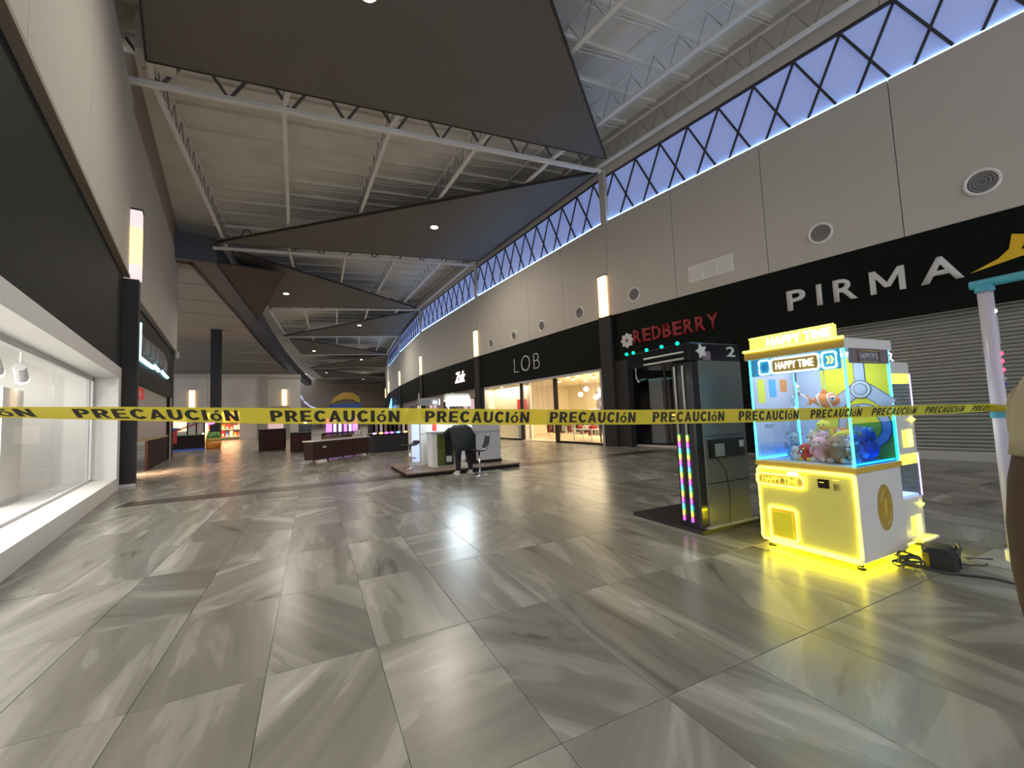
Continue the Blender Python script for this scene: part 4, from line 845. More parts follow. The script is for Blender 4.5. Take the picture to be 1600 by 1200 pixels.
t = thing('plush_banana', 'long yellow curved plush lying across the pile', 'plush toy', at(0.66, 0.46, zz + 0.23), FACE)
MB().tube([(-0.16, 0, -0.03), (-0.08, 0, 0.015), (0, 0, 0.03), (0.09, 0, 0.025), (0.17, 0, -0.01)], [0.012, 0.035, 0.04, 0.035, 0.012], 10).build('body', 'p_yellow', t, True); MB().tube([(0.165, 0, -0.008), (0.195, 0, -0.02)], 0.012).build('stem', 'p_brown', t)
t = thing('plush_fish', 'orange and white striped plush fish hanging at the back board', 'plush toy', at(0.42, 0.60, 1.50), FACE)
MB().ell((0, 0, 0), (0.13, 0.06, 0.075)).build('body', 'p_orange', t, True)
for x, r in ((0.05, 0.073), (-0.05, 0.072)): MB().tube([(x + 0.012 * math.sin(a * 2), 0.058 * math.cos(a), r * math.sin(a)) for a in [2 * PI * k / 16 for k in range(16)]], 0.010, 5, True).build('stripe', 'p_white', t, True)
MB().prism_xz([(-0.12, 0), (-0.20, 0.07), (-0.18, 0), (-0.20, -0.07)], -0.012, 0.012).build('tail', 'p_orange', t); MB().prism_xz([(-0.06, 0.06), (0.05, 0.07), (-0.02, 0.12)], -0.01, 0.01).build('fin', 'p_orange', t)
MB().ell((0.085, -0.045, 0.02), (0.028, 0.02, 0.028), 10, 6).build('eye', 'p_white', t, True); MB().ell((0.09, -0.062, 0.02), (0.012, 0.008, 0.012), 8, 5).build('pupil', 'black', t, True); box('hook', 'chrome', t, -0.003, 0.003, -0.003, 0.003, 0.07, 0.40)

# ================================================================== small two-tier crane machine behind
MO = G(5.16, 2.62)
m2 = thing('mini_crane_machine', 'narrow white two-tier prize machine with yellow lit slots behind the claw machine', 'claw machine', MO, FACE)
# local y runs away (u), local x runs right (-v); its lit face is the right side at x = 0.52
XF = 0.52; YD = 0.44
for q in ((0.05, 0.05), (0.05, YD - 0.05), (XF - 0.05, 0.05), (XF - 0.05, YD - 0.05)): MB().lathe([(0.03, 0), (0.02, 0.08)], q, 8).build('foot', 'black', m2)
for nm, z0, z1 in (('lower_cabinet', 0.08, 0.50), ('middle_cabinet', 0.93, 1.34), ('top_cabinet', 1.74, 1.86)): MB().cbox(0, XF, 0, YD, z0, z1, 0.01).build(nm, 'claw_white', m2)
for z0, z1 in ((0.50, 0.93), (1.34, 1.74)):
    box('back_post', 'claw_white', m2, 0.0, 0.04, 0, YD, z0, z1); box('side_post', 'claw_white', m2, 0.0, XF - 0.02, 0.0, 0.03, z0, z1)
    box('window_pane', 'glass_blue', m2, XF - 0.006, XF, 0.03, YD - 0.005, z0, z1 - 0.10); box('window_pane', 'glass_blue', m2, 0.04, XF - 0.01, YD - 0.008, YD - 0.002, z0, z1)
    box('title_strip', 'marquee', m2, XF - 0.004, XF + 0.004, 0.03, YD - 0.03, z1 - 0.10, z1); box('chamber_lamp', 'claw_lamp', m2, 0.1, 0.4, 0.1, 0.3, z1 - 0.02, z1 - 0.01)
    box('chamber_floor', 'ice_panel', m2, 0.05, XF - 0.02, 0.03, YD - 0.02, z0, z0 + 0.02)
    neon(m2, [(XF, YD, z0), (XF, YD, z1)], 'violet', 0.006, False, 'edge_tube')
    MB().tube([(0.3, 0.22, z1 - 0.05), (0.3, 0.22, z1 - 0.14)], 0.008).build('grab_cable', 'chrome', m2)
    for k in range(3):
        a = k * 2.1; MB().tube([(0.3, 0.22, z1 - 0.14), (0.3 + 0.06 * math.cos(a), 0.22 + 0.06 * math.sin(a), z1 - 0.19), (0.3 + 0.03 * math.cos(a), 0.22 + 0.03 * math.sin(a), z1 - 0.26)], 0.006).build('prong', 'chrome', m2)
for z0 in (0.12, 0.97):
    sl = box('prize_slot', 'neon_yellow', m2, XF, XF + 0.004, 0.24, 0.36, z0 + 0.03, z0 + 0.20); box('slot_side', 'marquee', sl, XF, XF + 0.006, 0.16, 0.24, z0 + 0.03, z0 + 0.20)
    MB().ell((XF + 0.01, 0.38, z0 + 0.30), (0.02, 0.035, 0.016), 8, 6).build('button_lamp', 'neon_yellow', m2, True)
lip = box('tray_lip', 'claw_white', m2, XF, XF + 0.10, 0.10, 0.44, 0.10, 0.125); neon(lip, [(XF + 0.10, 0.10, 0.13), (XF + 0.10, 0.36, 0.13)], 'neon_yellow', 0.008, False)
neon(m2, [(XF - 0.03, 0.10, 1.97), (XF - 0.01, 0.14, 1.94), (XF - 0.03, 0.16, 1.90), (XF - 0.01, 0.17, 1.87)], 'violet', 0.008, False, 'squiggle_tube')
neon(m2, [(0.02, 0.02, 0.06), (XF - 0.02, 0.02, 0.06), (XF - 0.02, YD - 0.02, 0.06)], 'neon_under', 0.008, False, 'underglow_tube')

# ================================================================== dark arcade machine with rainbow light post
RO = G(4.12, 4.68); RW, RD = 1.11, 0.92
am = thing('arcade_machine', 'dark tall arcade frame with rainbow LED post and green canopy lights', 'arcade machine', RO, FACE)
base = box('base_plate', 'black', am, 0.0, RW + 0.05, -0.05, RD + 0.15, 0.0, 0.045)
tr = box('tread_plate', 'grey', base, RW - 0.03, RW + 0.05, 0.05, RD + 0.1, 0.045, 0.055)
for k in range(14): box('tread_stud', 'sign_white', base, RW - 0.015, RW + 0.035, 0.09 + k * 0.065, 0.125 + k * 0.065, 0.055, 0.060)
post = MB().cbox(0.80, RW, 0.0, 0.14, 0.045, 2.06, 0.02).build('light_post', 'black_gloss', am)
for x in (0.87, 0.995):
    neon(post, [(x, -0.012, 0.11), (x, -0.012, 1.15)], 'rainbow_led', 0.013, False, 'lit_tube'); neon(post, [(x, -0.012, 1.16), (x, -0.012, 2.0)], 'tube_off', 0.013, False, 'unlit_tube')
sd = MB().cbox(RW - 0.06, RW, 0.14, RD, 0.045, 2.06, 0.01).build('side_panel', 'grey_gloss', am)
box('panel_seam', 'black', sd, RW - 0.002, RW + 0.004, 0.14, RD, 0.55, 0.56); box('panel_seam', 'black', sd, RW - 0.002, RW + 0.004, 0.14, RD, 1.12, 1.125)
box('control_box', 'black', sd, RW, RW + 0.05, 0.20, 0.80, 0.86, 1.08); box('sticker', 'sign_white', sd, RW + 0.05, RW + 0.054, 0.70, 0.78, 0.97, 1.05); box('coin_door', 'grey', sd, RW + 0.05, RW + 0.056, 0.26, 0.42, 0.88, 1.03)
MB().tube([(RW + 0.03, 0.3, 0.86), (RW + 0.05, 0.42, 0.70), (RW + 0.02, 0.5, 0.40), (RW + 0.03, 0.45, 0.06)], 0.006).build('cable', 'black', sd)
box('back_post', 'black_gloss', am, 0.02, 0.07, RD - 0.06, RD, 0.045, 2.10); box('back_panel', 'black_gloss', am, 0.70, RW - 0.06, RD - 0.03, RD, 0.045, 2.06)
cp = MB().cbox(0.0, RW, 0.0, RD, 2.06, 2.28, 0.02).build('canopy', 'black_gloss', am)
for z in (2.085, 2.165): neon(cp, [(0.36, -0.02, z), (1.03, -0.02, z)], 'tube_off', 0.013, False, 'unlit_tube')
MB().tube([(0.15, 0.02, 2.06), (0.15, 0.02, 1.93), (0.22, 0.0, 1.86)], 0.012).build('hook_tube', 'tube_off', cp)
for x in (0.02, 0.16, 0.42, 0.69, 0.95): MB().ell((x, -0.015, 2.285), (0.022, 0.022, 0.022), 8, 6).build('green_lamp', 'green_led', cp, True)
# white emblem and digit on the canopy's right side
em = MB(); n = 10
em.add([(RW + 0.01, 0.20 + (0.10 if k % 2 else 0.055) * math.cos(2 * PI * k / n), 2.17 + (0.10 if k % 2 else 0.055) * math.sin(2 * PI * k / n)) for k in range(n)] + [(RW, 0.20 + (0.10 if k % 2 else 0.055) * math.cos(2 * PI * k / n), 2.17 + (0.10 if k % 2 else 0.055) * math.sin(2 * PI * k / n)) for k in range(n)], [tuple(range(n))] + [(k, k + n, (k + 1) % n + n, (k + 1) % n) for k in range(n)])
em.build('emblem', 'sign_white', cp); box('emblem_patch', 'mauve', cp, RW, RW + 0.004, 0.22, 0.36, 2.06, 2.17)  # plain mauve patch low beside the emblem
o = link('digit', text_mesh('2', 0.16, 0.13, 0.02, 0.01), 'sign_white', cp, (RW, 0.66, 2.11)); o.rotation_euler = (0, 0, PI / 2)

# ================================================================== pole arch at the right edge
pc = Vector((5.80, 0.36, 0))
ar = thing('pole_arch', 'white tube pole with teal rings and crossbar at the right edge', 'pole', pc, -TH)
for s_, yy in ((0, 0.0), (1, -1.9)):
    box('base_plate', 'grey', ar, -0.30, 0.30, yy - 0.22, yy + 0.22, 0.0, 0.012); MB().lathe([(0.072, 0.012), (0.072, 0.10), (0.058, 0.11)], (0, yy), 18).build('socket', 'white', ar)
    pl = MB().lathe([(0.052, 0.10), (0.052, 2.46)], (0, yy), 18).build('tube', 'pole', ar, True)
    MB().lathe([(0.062, 1.28), (0.062, 1.335)], (0, yy), 18).build('ring', 'teal', pl); MB().lathe([(0.065, 2.44), (0.065, 2.50)], (0, yy), 18).build('ring', 'teal', pl)
    if s_ == 0:
        box('sticker', 'sign_white', pl, -0.03, 0.03, -0.056, -0.050, 1.06, 1.20)
        for z, m in ((1.86, 'red_led'), (1.79, 'red_led'), (1.71, 'red_led'), (1.63, 'sign_white'), (1.58, 'blue_box')): MB().ell((0.015, -0.052, z), (0.016, 0.012, 0.018), 8, 6).build('indicator', m, pl, True)
        MB().ell((0.0, -0.052, 2.25), (0.015, 0.012, 0.018), 8, 6).build('indicator', 'neon_letter', pl, True)
        box('lit_line', 'sign_white', pl, 0.02, 0.035, -0.05, -0.04, 1.95, 2.2)
MB().tube([(0, 0.09, 2.52), (0, -2.0, 2.52)], 0.04, 10).build('crossbar', 'teal', ar, True)
# ================================================================== bag and cables on the floor
bg = thing('camera_bag', 'black soft bag on the floor beside the claw machine', 'bag', (5.27, 0.78, 0), 0.2)
MB().cbox(-0.15, 0.15, -0.11, 0.11, 0.0, 0.17, 0.04).build('body', 'bag', bg); MB().tube([(-0.10, -0.11, 0.12), (-0.08, -0.13, 0.19), (0.08, -0.13, 0.19), (0.10, -0.11, 0.12)], 0.012).build('strap', 'cable', bg); box('pocket', 'bag', bg, -0.10, 0.10, -0.125, -0.11, 0.02, 0.11)
def cable(lab, pts, r=0.007, nm='floor_cable'):
    pts = [Vector(p) for p in pts]; out = []
    for i in range(len(pts) - 1):
        p0, p1, p2, p3 = pts[max(i - 1, 0)], pts[i], pts[i + 1], pts[min(i + 2, len(pts) - 1)]
        for k in range(6):
            t = k / 6; out.append(0.5 * ((2 * p1) + (-p0 + p2) * t + (2 * p0 - 5 * p1 + 4 * p2 - p3) * t * t + (-p0 + 3 * p1 - 3 * p2 + p3) * t ** 3))
    out.append(pts[-1]); return tag(MB().tube(out, r, 6).build(nm, 'cable', None, True), lab, 'cable')
zc = 0.010
cable('dark cable running along the floor from the bag to the right edge', [(5.12, 0.92, zc), (5.05, 0.72, zc), (5.15, 0.45, zc), (5.05, 0.1, zc), (5.1, -0.5, zc), (5.1, -1.2, zc)], 0.010)
cable('thin cable looping from the bag towards the white pole', [(5.45, 0.80, zc), (5.42, 0.62, zc), (5.55, 0.52, zc), (5.62, 0.66, zc), (5.70, 0.50, 0.02)], 0.007)
random.seed(3)
tg = [(5.02 + random.uniform(-0.13, 0.10), 0.93 + random.uniform(-0.10, 0.10), random.uniform(0.012, 0.11)) for _ in range(26)]
cable('tangle of black cables heaped beside the bag', tg, 0.008, 'cable_tangle')
# ================================================================== CAUTION TAPE
TA, TB = Vector((5.78, 0.36)), Vector((-1.58, 2.69))
tape = thing('caution_tape', 'yellow PRECAUCIóN caution tape stretched across the whole hall', 'caution tape', (0, 0, 0))
PERIOD = 0.678; K0 = Vector((-0.391, 2.322))   # start of the leftmost whole word
tdir = (TA - TB).normalized(); tn = Vector((tdir.y, -tdir.x))     # tn points to the viewer's side
s_k0 = (K0 - TB).dot(tdir); TL = (TA - TB).length
ZTOP = [(-1.6, 1.615), (-0.59, 1.603), (-0.22, 1.59), (0.2, 1.57), (0.71, 1.552), (1.34, 1.522), (2.11, 1.490), (3.09, 1.46), (3.69, 1.448), (4.38, 1.435), (5.2, 1.42), (5.8, 1.405)]
HH = [(-1.6, 0.030), (-0.59, 0.040), (-0.41, 0.048), (-0.22, 0.055), (0.2, 0.069), (0.71, 0.078), (1.34, 0.083), (2.11, 0.087), (3.09, 0.089), (3.69, 0.085), (4.38, 0.080), (5.2, 0.076), (5.8, 0.066)]
def lerp_tab(tab, x):
    if x <= tab[0][0]: return tab[0][1]
    for (a, va), (b, vb) in zip(tab, tab[1:]):
        if x <= b: return va + (vb - va) * (x - a) / (b - a)
    return tab[-1][1]
TW = 0.0895
def tape_pt(s, t, off=0.0):
    """s metres from the left wall, t 0 at the top edge .. 1 at the bottom edge"""
    p = TB + tdir * s; x = p.x; h = min(lerp_tab(HH, x), TW); d = math.sqrt(max(0, TW * TW - h * h))
    bow = math.sin(PI * t) * 0.008 * (1 - h / TW)
    q = p + tn * (-d * t * 0.8 + off + bow)
    return (q.x, q.y, lerp_tab(ZTOP, x) - h * t)
mb = MB(); NS = 140; NT = 8
for i in range(NS + 1):
    for j in range(NT + 1): mb.v.append(tape_pt(TL * i / NS, j / NT))
for i in range(NS):
    for j in range(NT): a = i * (NT + 1) + j; mb.f.append((a, a + NT + 1, a + NT + 2, a + 1))
mb.build('film', 'tape', tape, True)
def bold_word():
    # heavy grotesque capitals drawn as thick strokes, one unit high
    S = 0.245; W = {}
    L = []; x = 0.0
    def add(polys, w):
        nonlocal x
        L.append(([[(px + x, py) for px, py in p] for p in polys])); x += w + 0.13
    def arc(cx, cy, rx, ry, a0, a1, n=10, th=S):
        o = [(cx + rx * math.cos(a0 + (a1 - a0) * k / n), cy + ry * math.sin(a0 + (a1 - a0) * k / n)) for k in range(n + 1)]
        i = [(cx + (rx - th) * math.cos(a0 + (a1 - a0) * k / n), cy + (ry - th * 0.85) * math.sin(a0 + (a1 - a0) * k / n)) for k in range(n + 1)]
        return [[o[k], o[k + 1], i[k + 1], i[k]] for k in range(n)]
    r = lambda x0, x1, y0, y1: [(x0, y0), (x1, y0), (x1, y1), (x0, y1)]
    P = [r(0, S, 0, 1), r(S, 0.36, 0.83, 1), r(S, 0.36, 0.37, 0.54)] + arc(0.36, 0.685, 0.30, 0.315, -PI / 2, PI / 2)
    add(P, 0.66)
    add(P + [[(0.28, 0.40), (0.48, 0.40), (0.70, 0), (0.47, 0)]], 0.70)
    add([r(0, S, 0, 1), r(S, 0.62, 0.83, 1), r(S, 0.58, 0.42, 0.58), r(S, 0.64, 0, 0.17)], 0.64)
    C = arc(0.38, 0.5, 0.38, 0.52, 0.62, 2 * PI - 0.62, 18)
    add(C, 0.70)
    add([[(0, 0), (0.22, 0), (0.46, 1), (0.27, 1)], [(0.27, 1), (0.46, 1), (0.74, 0), (0.52, 0)], r(0.18, 0.56, 0.20, 0.36)], 0.74)
    add([r(0, S, 0.34, 1), r(0.48, 0.68, 0.34, 1)] + arc(0.34, 0.34, 0.34, 0.36, PI, 2 * PI, 10), 0.68)
    add(C, 0.70)
    add([r(0, S, 0, 1)], S)
    add(arc(0.30, 0.34, 0.30, 0.36, 0, 2 * PI, 18, 0.17) + [[(0.24, 0.78), (0.38, 0.78), (0.54, 0.98), (0.32, 0.98)]], 0.60)
    add([r(0, S, 0, 1), r(0.50, 0.70, 0, 1), [(0, 1), (0.22, 1), (0.70, 0), (0.48, 0)]], 0.70)
    return L, x - 0.13
letters, wtot = bold_word()
WORD = 0.555; 
for k in range(-2, 10):
    s0 = s_k0 + k * PERIOD
    wmb = MB()
    for polys in letters:
        for p in polys:
            # subdivide quads so that letters follow the twist of the film
            if min(s0 + q[0] / wtot * WORD for q in p) < 0.02 or max(s0 + q[0] / wtot * WORD for q in p) > TL - 0.02: continue
            vs = []
            for i in range(4):
                for j in range(4):
                    a_, b_ = i / 3, j / 3
                    px = (1 - a_) * (1 - b_) * p[0][0] + a_ * (1 - b_) * p[1][0] + a_ * b_ * p[2][0] + (1 - a_) * b_ * p[3][0]
                    py = (1 - a_) * (1 - b_) * p[0][1] + a_ * (1 - b_) * p[1][1] + a_ * b_ * p[2][1] + (1 - a_) * b_ * p[3][1]
                    vs.append(tape_pt(s0 + px / wtot * WORD, 0.86 - py * 0.70, 0.002))
            wmb.add(vs, [(i * 4 + j, i * 4 + j + 4, i * 4 + j + 5, i * 4 + j + 1) for i in range(3) for j in range(3)])
    if wmb.v: wmb.build('word', 'tape_text', tape, fix=False)
MB().tube([(5.72 + 0.085 * math.cos(a), 0.36 + 0.085 * math.sin(a), 1.37) for a in [2 * PI * k / 14 for k in range(14)]], 0.03, 6, True).build('knot', 'tape', tape, True)
MB().tube([(5.82, 0.30, 1.39), (5.95, 0.20, 1.38), (6.02, 0.12, 1.33)], 0.016, 5).build('loose_end', 'tape', tape, True)

# ================================================================== KIOSK ON A PLATFORM
KO = G(2.1, 10.55); 
kz = 0.12
pf = thing('kiosk_platform', 'low brown wooden platform under the phone kiosk', 'platform', KO, -TH)
box('deck', 'wood', pf, 0, 3.15, 0, 2.5, 0.09, 0.12); box('kick_board', 'brown_dark', pf, 0.03, 3.12, 0.03, 2.47, 0.0, 0.09)
for k in range(8): box('deck_plank', 'wood', pf, 0.01 + k * 0.393, 0.385 + k * 0.393, 0.01, 2.49, 0.12, 0.124)
kd = 0.125
def kthing(name, lab, cat, u, v, z=0.0, rz=0.0, group=None): return thing(name, lab, cat, G(u, v, z), -TH + rz, group)
t = kthing('display_tower', 'white lit display tower at the left of the phone kiosk', 'display', 2.75, 12.2, kd)
MB().cbox(-0.22, 0.20, -0.2, 0.2, 0.0, 1.28, 0.01).build('body', 'white', t); box('screen', 'ice_panel', t, -0.20, 0.02, -0.206, -0.2, 0.12, 1.24); box('seam', 'grey', t, -0.22, 0.20, -0.204, -0.2, 0.88, 0.90)
t = kthing('poster_counter', 'counter clad with a dark green printed poster beside the bending person', 'counter', 3.05, 11.5, kd)
MB().cbox(-0.12, 0.52, -0.25, 0.3, 0.0, 0.92, 0.01).build('body', 'white', t); box('poster', 'green_poster', t, 0.02, 0.50, -0.257, -0.25, 0.02, 0.90); box('dark_print', 'black', t, 0.24, 0.46, -0.262, -0.257, 0.05, 0.85); box('top', 'grey', t, -0.14, 0.54, -0.27, 0.32, 0.92, 0.95); box('white_slip', 'white', t, 0.27, 0.42, -0.266, -0.262, 0.12, 0.28)
t = kthing('service_counter', 'white counter at the right end of the phone kiosk', 'counter', 4.55, 11.55, kd)
MB().cbox(-0.45, 0.42, -0.3, 0.35, 0.0, 1.22, 0.01).build('body', 'shop_grey', t); box('dark_post', 'brown_dark', t, -0.50, -0.36, -0.32, -0.30, 0.0, 0.85); box('seam', 'grey', t, -0.45, 0.42, -0.306, -0.3, 0.88, 0.90); box('plinth', 'brown_dark', t, -0.46, 0.43, -0.31, 0.36, 0, 0.08)
t = kthing('back_cabinet', 'pale cabinet forming the back of the phone kiosk', 'cabinet', 3.6, 12.6, kd)
MB().cbox(-0.6, 0.9, -0.2, 0.2, 0.0, 1.25, 0.01).build('body', 'shop_grey', t); box('shelf', 'white', t, -0.58, 0.88, -0.22, -0.2, 0.6, 0.63); box('red_label', 'red', t, -0.35, -0.22, -0.206, -0.2, 0.95, 1.2); box('lit_label', 'ice_panel', t, 0.3, 0.42, -0.206, -0.2, 0.9, 1.2)
t = kthing('kiosk_lamp', 'very bright white lamp box above the phone kiosk', 'lamp', 3.8, 11.6, kd)
MB().tube([(-0.1, 0.55, 0.0), (-0.1, 0.55, 2.05)], 0.025).build('pole', 'shop_grey', t); MB().bar((-0.1, 0.55, 2.03), (-0.1, 0.0, 2.03), 0.04, 0.04).build('arm', 'shop_grey', t)
MB().cbox(-0.38, 0.38, -0.10, 0.10, 1.83, 2.02, 0.04).build('housing', 'white', t); box('diffuser', 'kiosk_lamp', t, -0.36, 0.36, -0.125, -0.10, 1.66, 1.85); box('diffuser_under', 'kiosk_lamp', t, -0.36, 0.36, -0.10, 0.10, 1.80, 1.83)
t = kthing('kiosk_sign', 'grey rounded sign bar with one small light left of the bright kiosk lamp', 'sign', 3.0, 11.6, kd)
MB().cbox(-0.36, 0.28, -0.04, 0.04, 1.70, 1.90, 0.03).build('board', 'grey', t); MB().tube([(-0.3, 0.06, 0.0), (-0.3, 0.06, 2.05)], 0.018).build('pole', 'shop_grey', t); MB().ell((0.12, -0.05, 1.78), (0.05, 0.02, 0.03), 8, 6).build('spot', 'claw_lamp', t, True)
def stool(lab, u, v, z, back, rz):
    t = kthing('bar_stool', lab, 'stool', u, v, z, rz, 'bar stools at the kiosk')
    MB().lathe([(0.20, 0), (0.20, 0.012), (0.05, 0.03), (0.028, 0.06)], n=18).build('base', 'chrome', t, True); MB().lathe([(0.026, 0.05), (0.026, 0.60)], n=10).build('column', 'chrome', t, True)
    MB().tube([(0.16 * math.cos(a), 0.16 * math.sin(a), 0.26) for a in [PI * k / 10 - PI / 2 for k in range(11)]], 0.012).build('footrest', 'chrome', t)
    prof = [(-0.19, 0.66), (-0.10, 0.625), (0.06, 0.62), (0.15, 0.66), (0.20, 0.80), (0.235, 0.98)] if back else [(-0.20, 0.655), (-0.10, 0.63), (0.08, 0.63), (0.16, 0.65), (0.19, 0.69), (0.20, 0.73)]
    rings = []
    for i, (x, z_) in enumerate(prof):
        w = 0.17 + 0.03 * math.sin(PI * i / 5); rings.append([(x, -w, z_ - 0.0), (x, -w * 0.6, z_ - 0.03), (x, w * 0.6, z_ - 0.03), (x, w, z_), (x + 0.012, w * 0.6, z_ + 0.005), (x + 0.012, -w * 0.6, z_ + 0.005)])
    MB().loft(rings).build('seat_shell', 'black', t, True)
stool('black bar stool with chrome column on the left of the kiosk platform', 2.42, 11.65, kd, False, 0.3)
stool('dark bar stool with a curved back right of the bending person', 3.76, 9.85, 0.0, True, 0.0)

# ================================================================== MID-HALL STANDS
def lthing(name, lab, cat, x, y, rz=0.0, z=0.0, group=None): return thing(name, lab, cat, (x, y, z), rz, group)
rb = math.atan2(17.83 - 16.51, 5.8 - 3.35)
t = lthing('brown_counter', 'dark brown wood counter with pale worktop left of the kiosk', 'counter', 3.35, 16.55, rb)
for k in range(3): box('front_panel', 'brown', t, k * 0.93 + 0.005, k * 0.93 + 0.92, -0.02, 0.0, 0.10, 0.76)
box('carcass', 'brown_dark', t, 0.0, 2.79, 0.0, 0.45, 0.10, 0.76); box('worktop', 'shop_grey', t, -0.03, 2.82, -0.05, 0.5, 0.76, 0.80); box('label_plate', 'sign_white', t, 0.42, 0.58, -0.028, -0.02, 0.52, 0.58); box('plinth', 'white', t, 0.25, 0.62, 0.0, 0.1, 0.0, 0.1)
for x in (0.04, 0.68, 1.38, 2.0, 2.7): box('leg', 'black', t, x, x + 0.05, 0.02, 0.07, 0, 0.10)
t = lthing('glass_box', 'low clear display case standing on the brown counter', 'display case', 4.4, 17.3, rb, 0.80); box('glass_top', 'glass', t, -0.8, 0.9, -0.1, 0.12, 0.16, 0.17); box('glass_front', 'glass', t, -0.8, 0.9, -0.1, -0.09, 0, 0.16); box('base', 'grey', t, -0.8, 0.9, -0.1, 0.12, 0, 0.015)
t = lthing('cash_register', 'small grey till on the right end of the brown counter', 'till', 5.35, 17.85, rb, 0.80); MB().cbox(-0.18, 0.18, -0.12, 0.15, 0, 0.10, 0.01).build('base', 'grey', t); box('screen', 'shop_grey', t, -0.14, 0.14, 0.0, 0.03, 0.10, 0.30)
t = lthing('black_counter', 'long black counter with coloured lights behind the left bar stool', 'counter', 7.0, 18.9, 0.0)
MB().cbox(-0.75, 1.6, -0.4, 0.5, 0.0, 0.78, 0.02).build('body', 'black', t); box('top', 'black_gloss', t, -0.78, 1.63, -0.43, 0.53, 0.78, 0.82)
for k, (x, m) in enumerate(((-0.7, 'violet'), (-0.4, 'orange_led'), (-0.15, 'magenta'), (0.1, 'purple'), (0.4, 'blue_led'), (0.75, 'orange_led'), (1.1, 'bulb_warm'))): MB().ell((x, -0.3, 0.86), (0.10, 0.04, 0.04), 8, 6).build('light', m, t, True)
t = lthing('purple_display', 'round glass display glowing purple and magenta behind the brown counter', 'display case', 5.95, 22.6, 0.0)
MB().lathe([(0.95, 0.0), (0.95, 0.85), (0.90, 0.90)], n=20).build('drum', 'brown_dark', t); MB().lathe([(0.86, 0.92), (0.90, 1.45), (0.92, 1.75)], n=20).build('glass_drum', 'glass', t)
for k in range(9):
    a = PI + PI * (k + 0.5) / 9; x, y = 0.72 * math.cos(a), 0.72 * math.sin(a); box('lit_bar', ['magenta', 'purple', 'violet', 'violet', 'purple', 'violet', 'purple', 'magenta', 'violet'][k], t, x - 0.06, x + 0.06, y - 0.02, y + 0.02, 0.95, 1.65)
MB().lathe([(0.98, 1.75), (0.98, 1.9), (0.6, 2.0)], n=20).build('lid', 'black', t)
for n, (x, y, w, d, h) in enumerate(((3.35, 26.6, 1.25, 1.0, 1.15), (4.25, 23.7, 0.95, 0.8, 0.95))):
    t = lthing('closed_stand', ['dark brown closed stand left of the purple display, wider one behind', 'dark brown closed stand left of the purple display, lower one in front'][n], 'kiosk', x, y, -TH)
    MB().cbox(-w / 2, w / 2, -d / 2, d / 2, 0.06, h, 0.02).build('body', 'brown_dark', t); box('top', 'black', t, -w / 2 - 0.03, w / 2 + 0.03, -d / 2 - 0.03, d / 2 + 0.03, h, h + 0.05); box('plinth', 'black', t, -w / 2 + 0.03, w / 2 - 0.03, -d / 2 + 0.03, d / 2 - 0.03, 0, 0.06)
    for k in range(2): box('door', 'brown', t, -w / 2 + 0.04 + k * (w / 2 - 0.03), -0.03 + k * (w / 2 - 0.01), -d / 2 - 0.015, -d / 2, 0.1, h - 0.08)
t = lthing('pillar_stand', 'tall black stand with a small green screen left of the purple display', 'kiosk', 4.75, 25.4, -TH)
MB().cbox(-0.3, 0.3, -0.3, 0.3, 0, 2.0, 0.02).build('body', 'black_gloss', t); box('screen', 'chevron', t, -0.12, 0.12, -0.306, -0.3, 0.42, 0.62); box('lamp', 'claw_lamp', t, -0.05, 0.1, -0.31, -0.3, 1.42, 1.52)
t = lthing('clothes_stand', 'stand of hanging dark clothes behind the black counter', 'clothes rack', 8.6, 22.0, 0.0)
MB().tube([(-1.4, 0, 0), (-1.4, 0, 1.8), (1.0, 0, 1.8), (1.0, 0, 0)], 0.02).build('frame', 'chrome', t)
for k in range(10): MB().prism_xz([(-0.18, -1.0), (0.18, -1.0), (0.17, -0.12), (0.04, 0), (-0.04, 0), (-0.17, -0.12)], -0.04, 0.04).build('garment', ['black', 'mauve', 'shop_grey', 'wood', 'black'][k % 5], t).location = (-1.3 + k * 0.25, 0, 1.77)
t = lthing('yellow_stall', 'stall with a curved yellow and blue roof at the far end of the hall', 'stall', 16.4, 60.0, -0.25)
prof = [(-2.0, 3.7), (-1.4, 4.7), (-0.3, 5.3), (1.0, 5.2), (1.7, 4.6), (1.9, 3.9)]
MB().prism_xz(prof + [(1.4, 3.9), (0.8, 4.3), (-0.3, 4.35), (-1.2, 4.1)], -1.5, 1.5).build('roof', 'awning', t); MB().prism_xz([(-2.2, 3.0), (2.0, 3.0), (1.9, 3.85), (-2.0, 3.65)], -1.45, 1.45).build('roof_band', 'blue_box', t)
for x in (-1.9, 1.7):
    for y in (-1.3, 1.3): box('post', 'white', t, x, x + 0.15, y - 0.07, y + 0.07, 0, 3.1)
box('counter', 'mauve', t, -1.9, 1.8, -1.4, 1.4, 0, 1.1)
t = lthing('play_stall', 'dark low play stall with red, blue and orange sides on the far left', 'kiosk', -0.55, 34.2, 0.0)
MB().cbox(-0.95, 0.95, -0.8, 0.8, 0.12, 0.95, 0.03).build('body', 'brown_dark', t); box('plinth', 'blue_box', t, -0.97, 0.97, -0.82, 0.82, 0, 0.12); box('red_side', 'red_box', t, -0.98, -0.45, -0.85, -0.80, 0.5, 1.25); box('top_rail', 'green_box', t, -0.95, 0.95, -0.82, -0.76, 0.95, 1.0)
MB().ell((-0.6, -0.3, 1.35), (0.35, 0.3, 0.12)).build('blue_cover', 'blue_box', t, True); MB().bar((-0.6, -0.7, 1.25), (0.5, -0.7, 1.68), 0.06, 0.08).build('sloping_bar', 'red_box', t)
for x in (0.05, 0.5, 0.9): box('post', 'brown_dark', t, x - 0.04, x + 0.04, -0.75, -0.67, 0.95, 1.75)
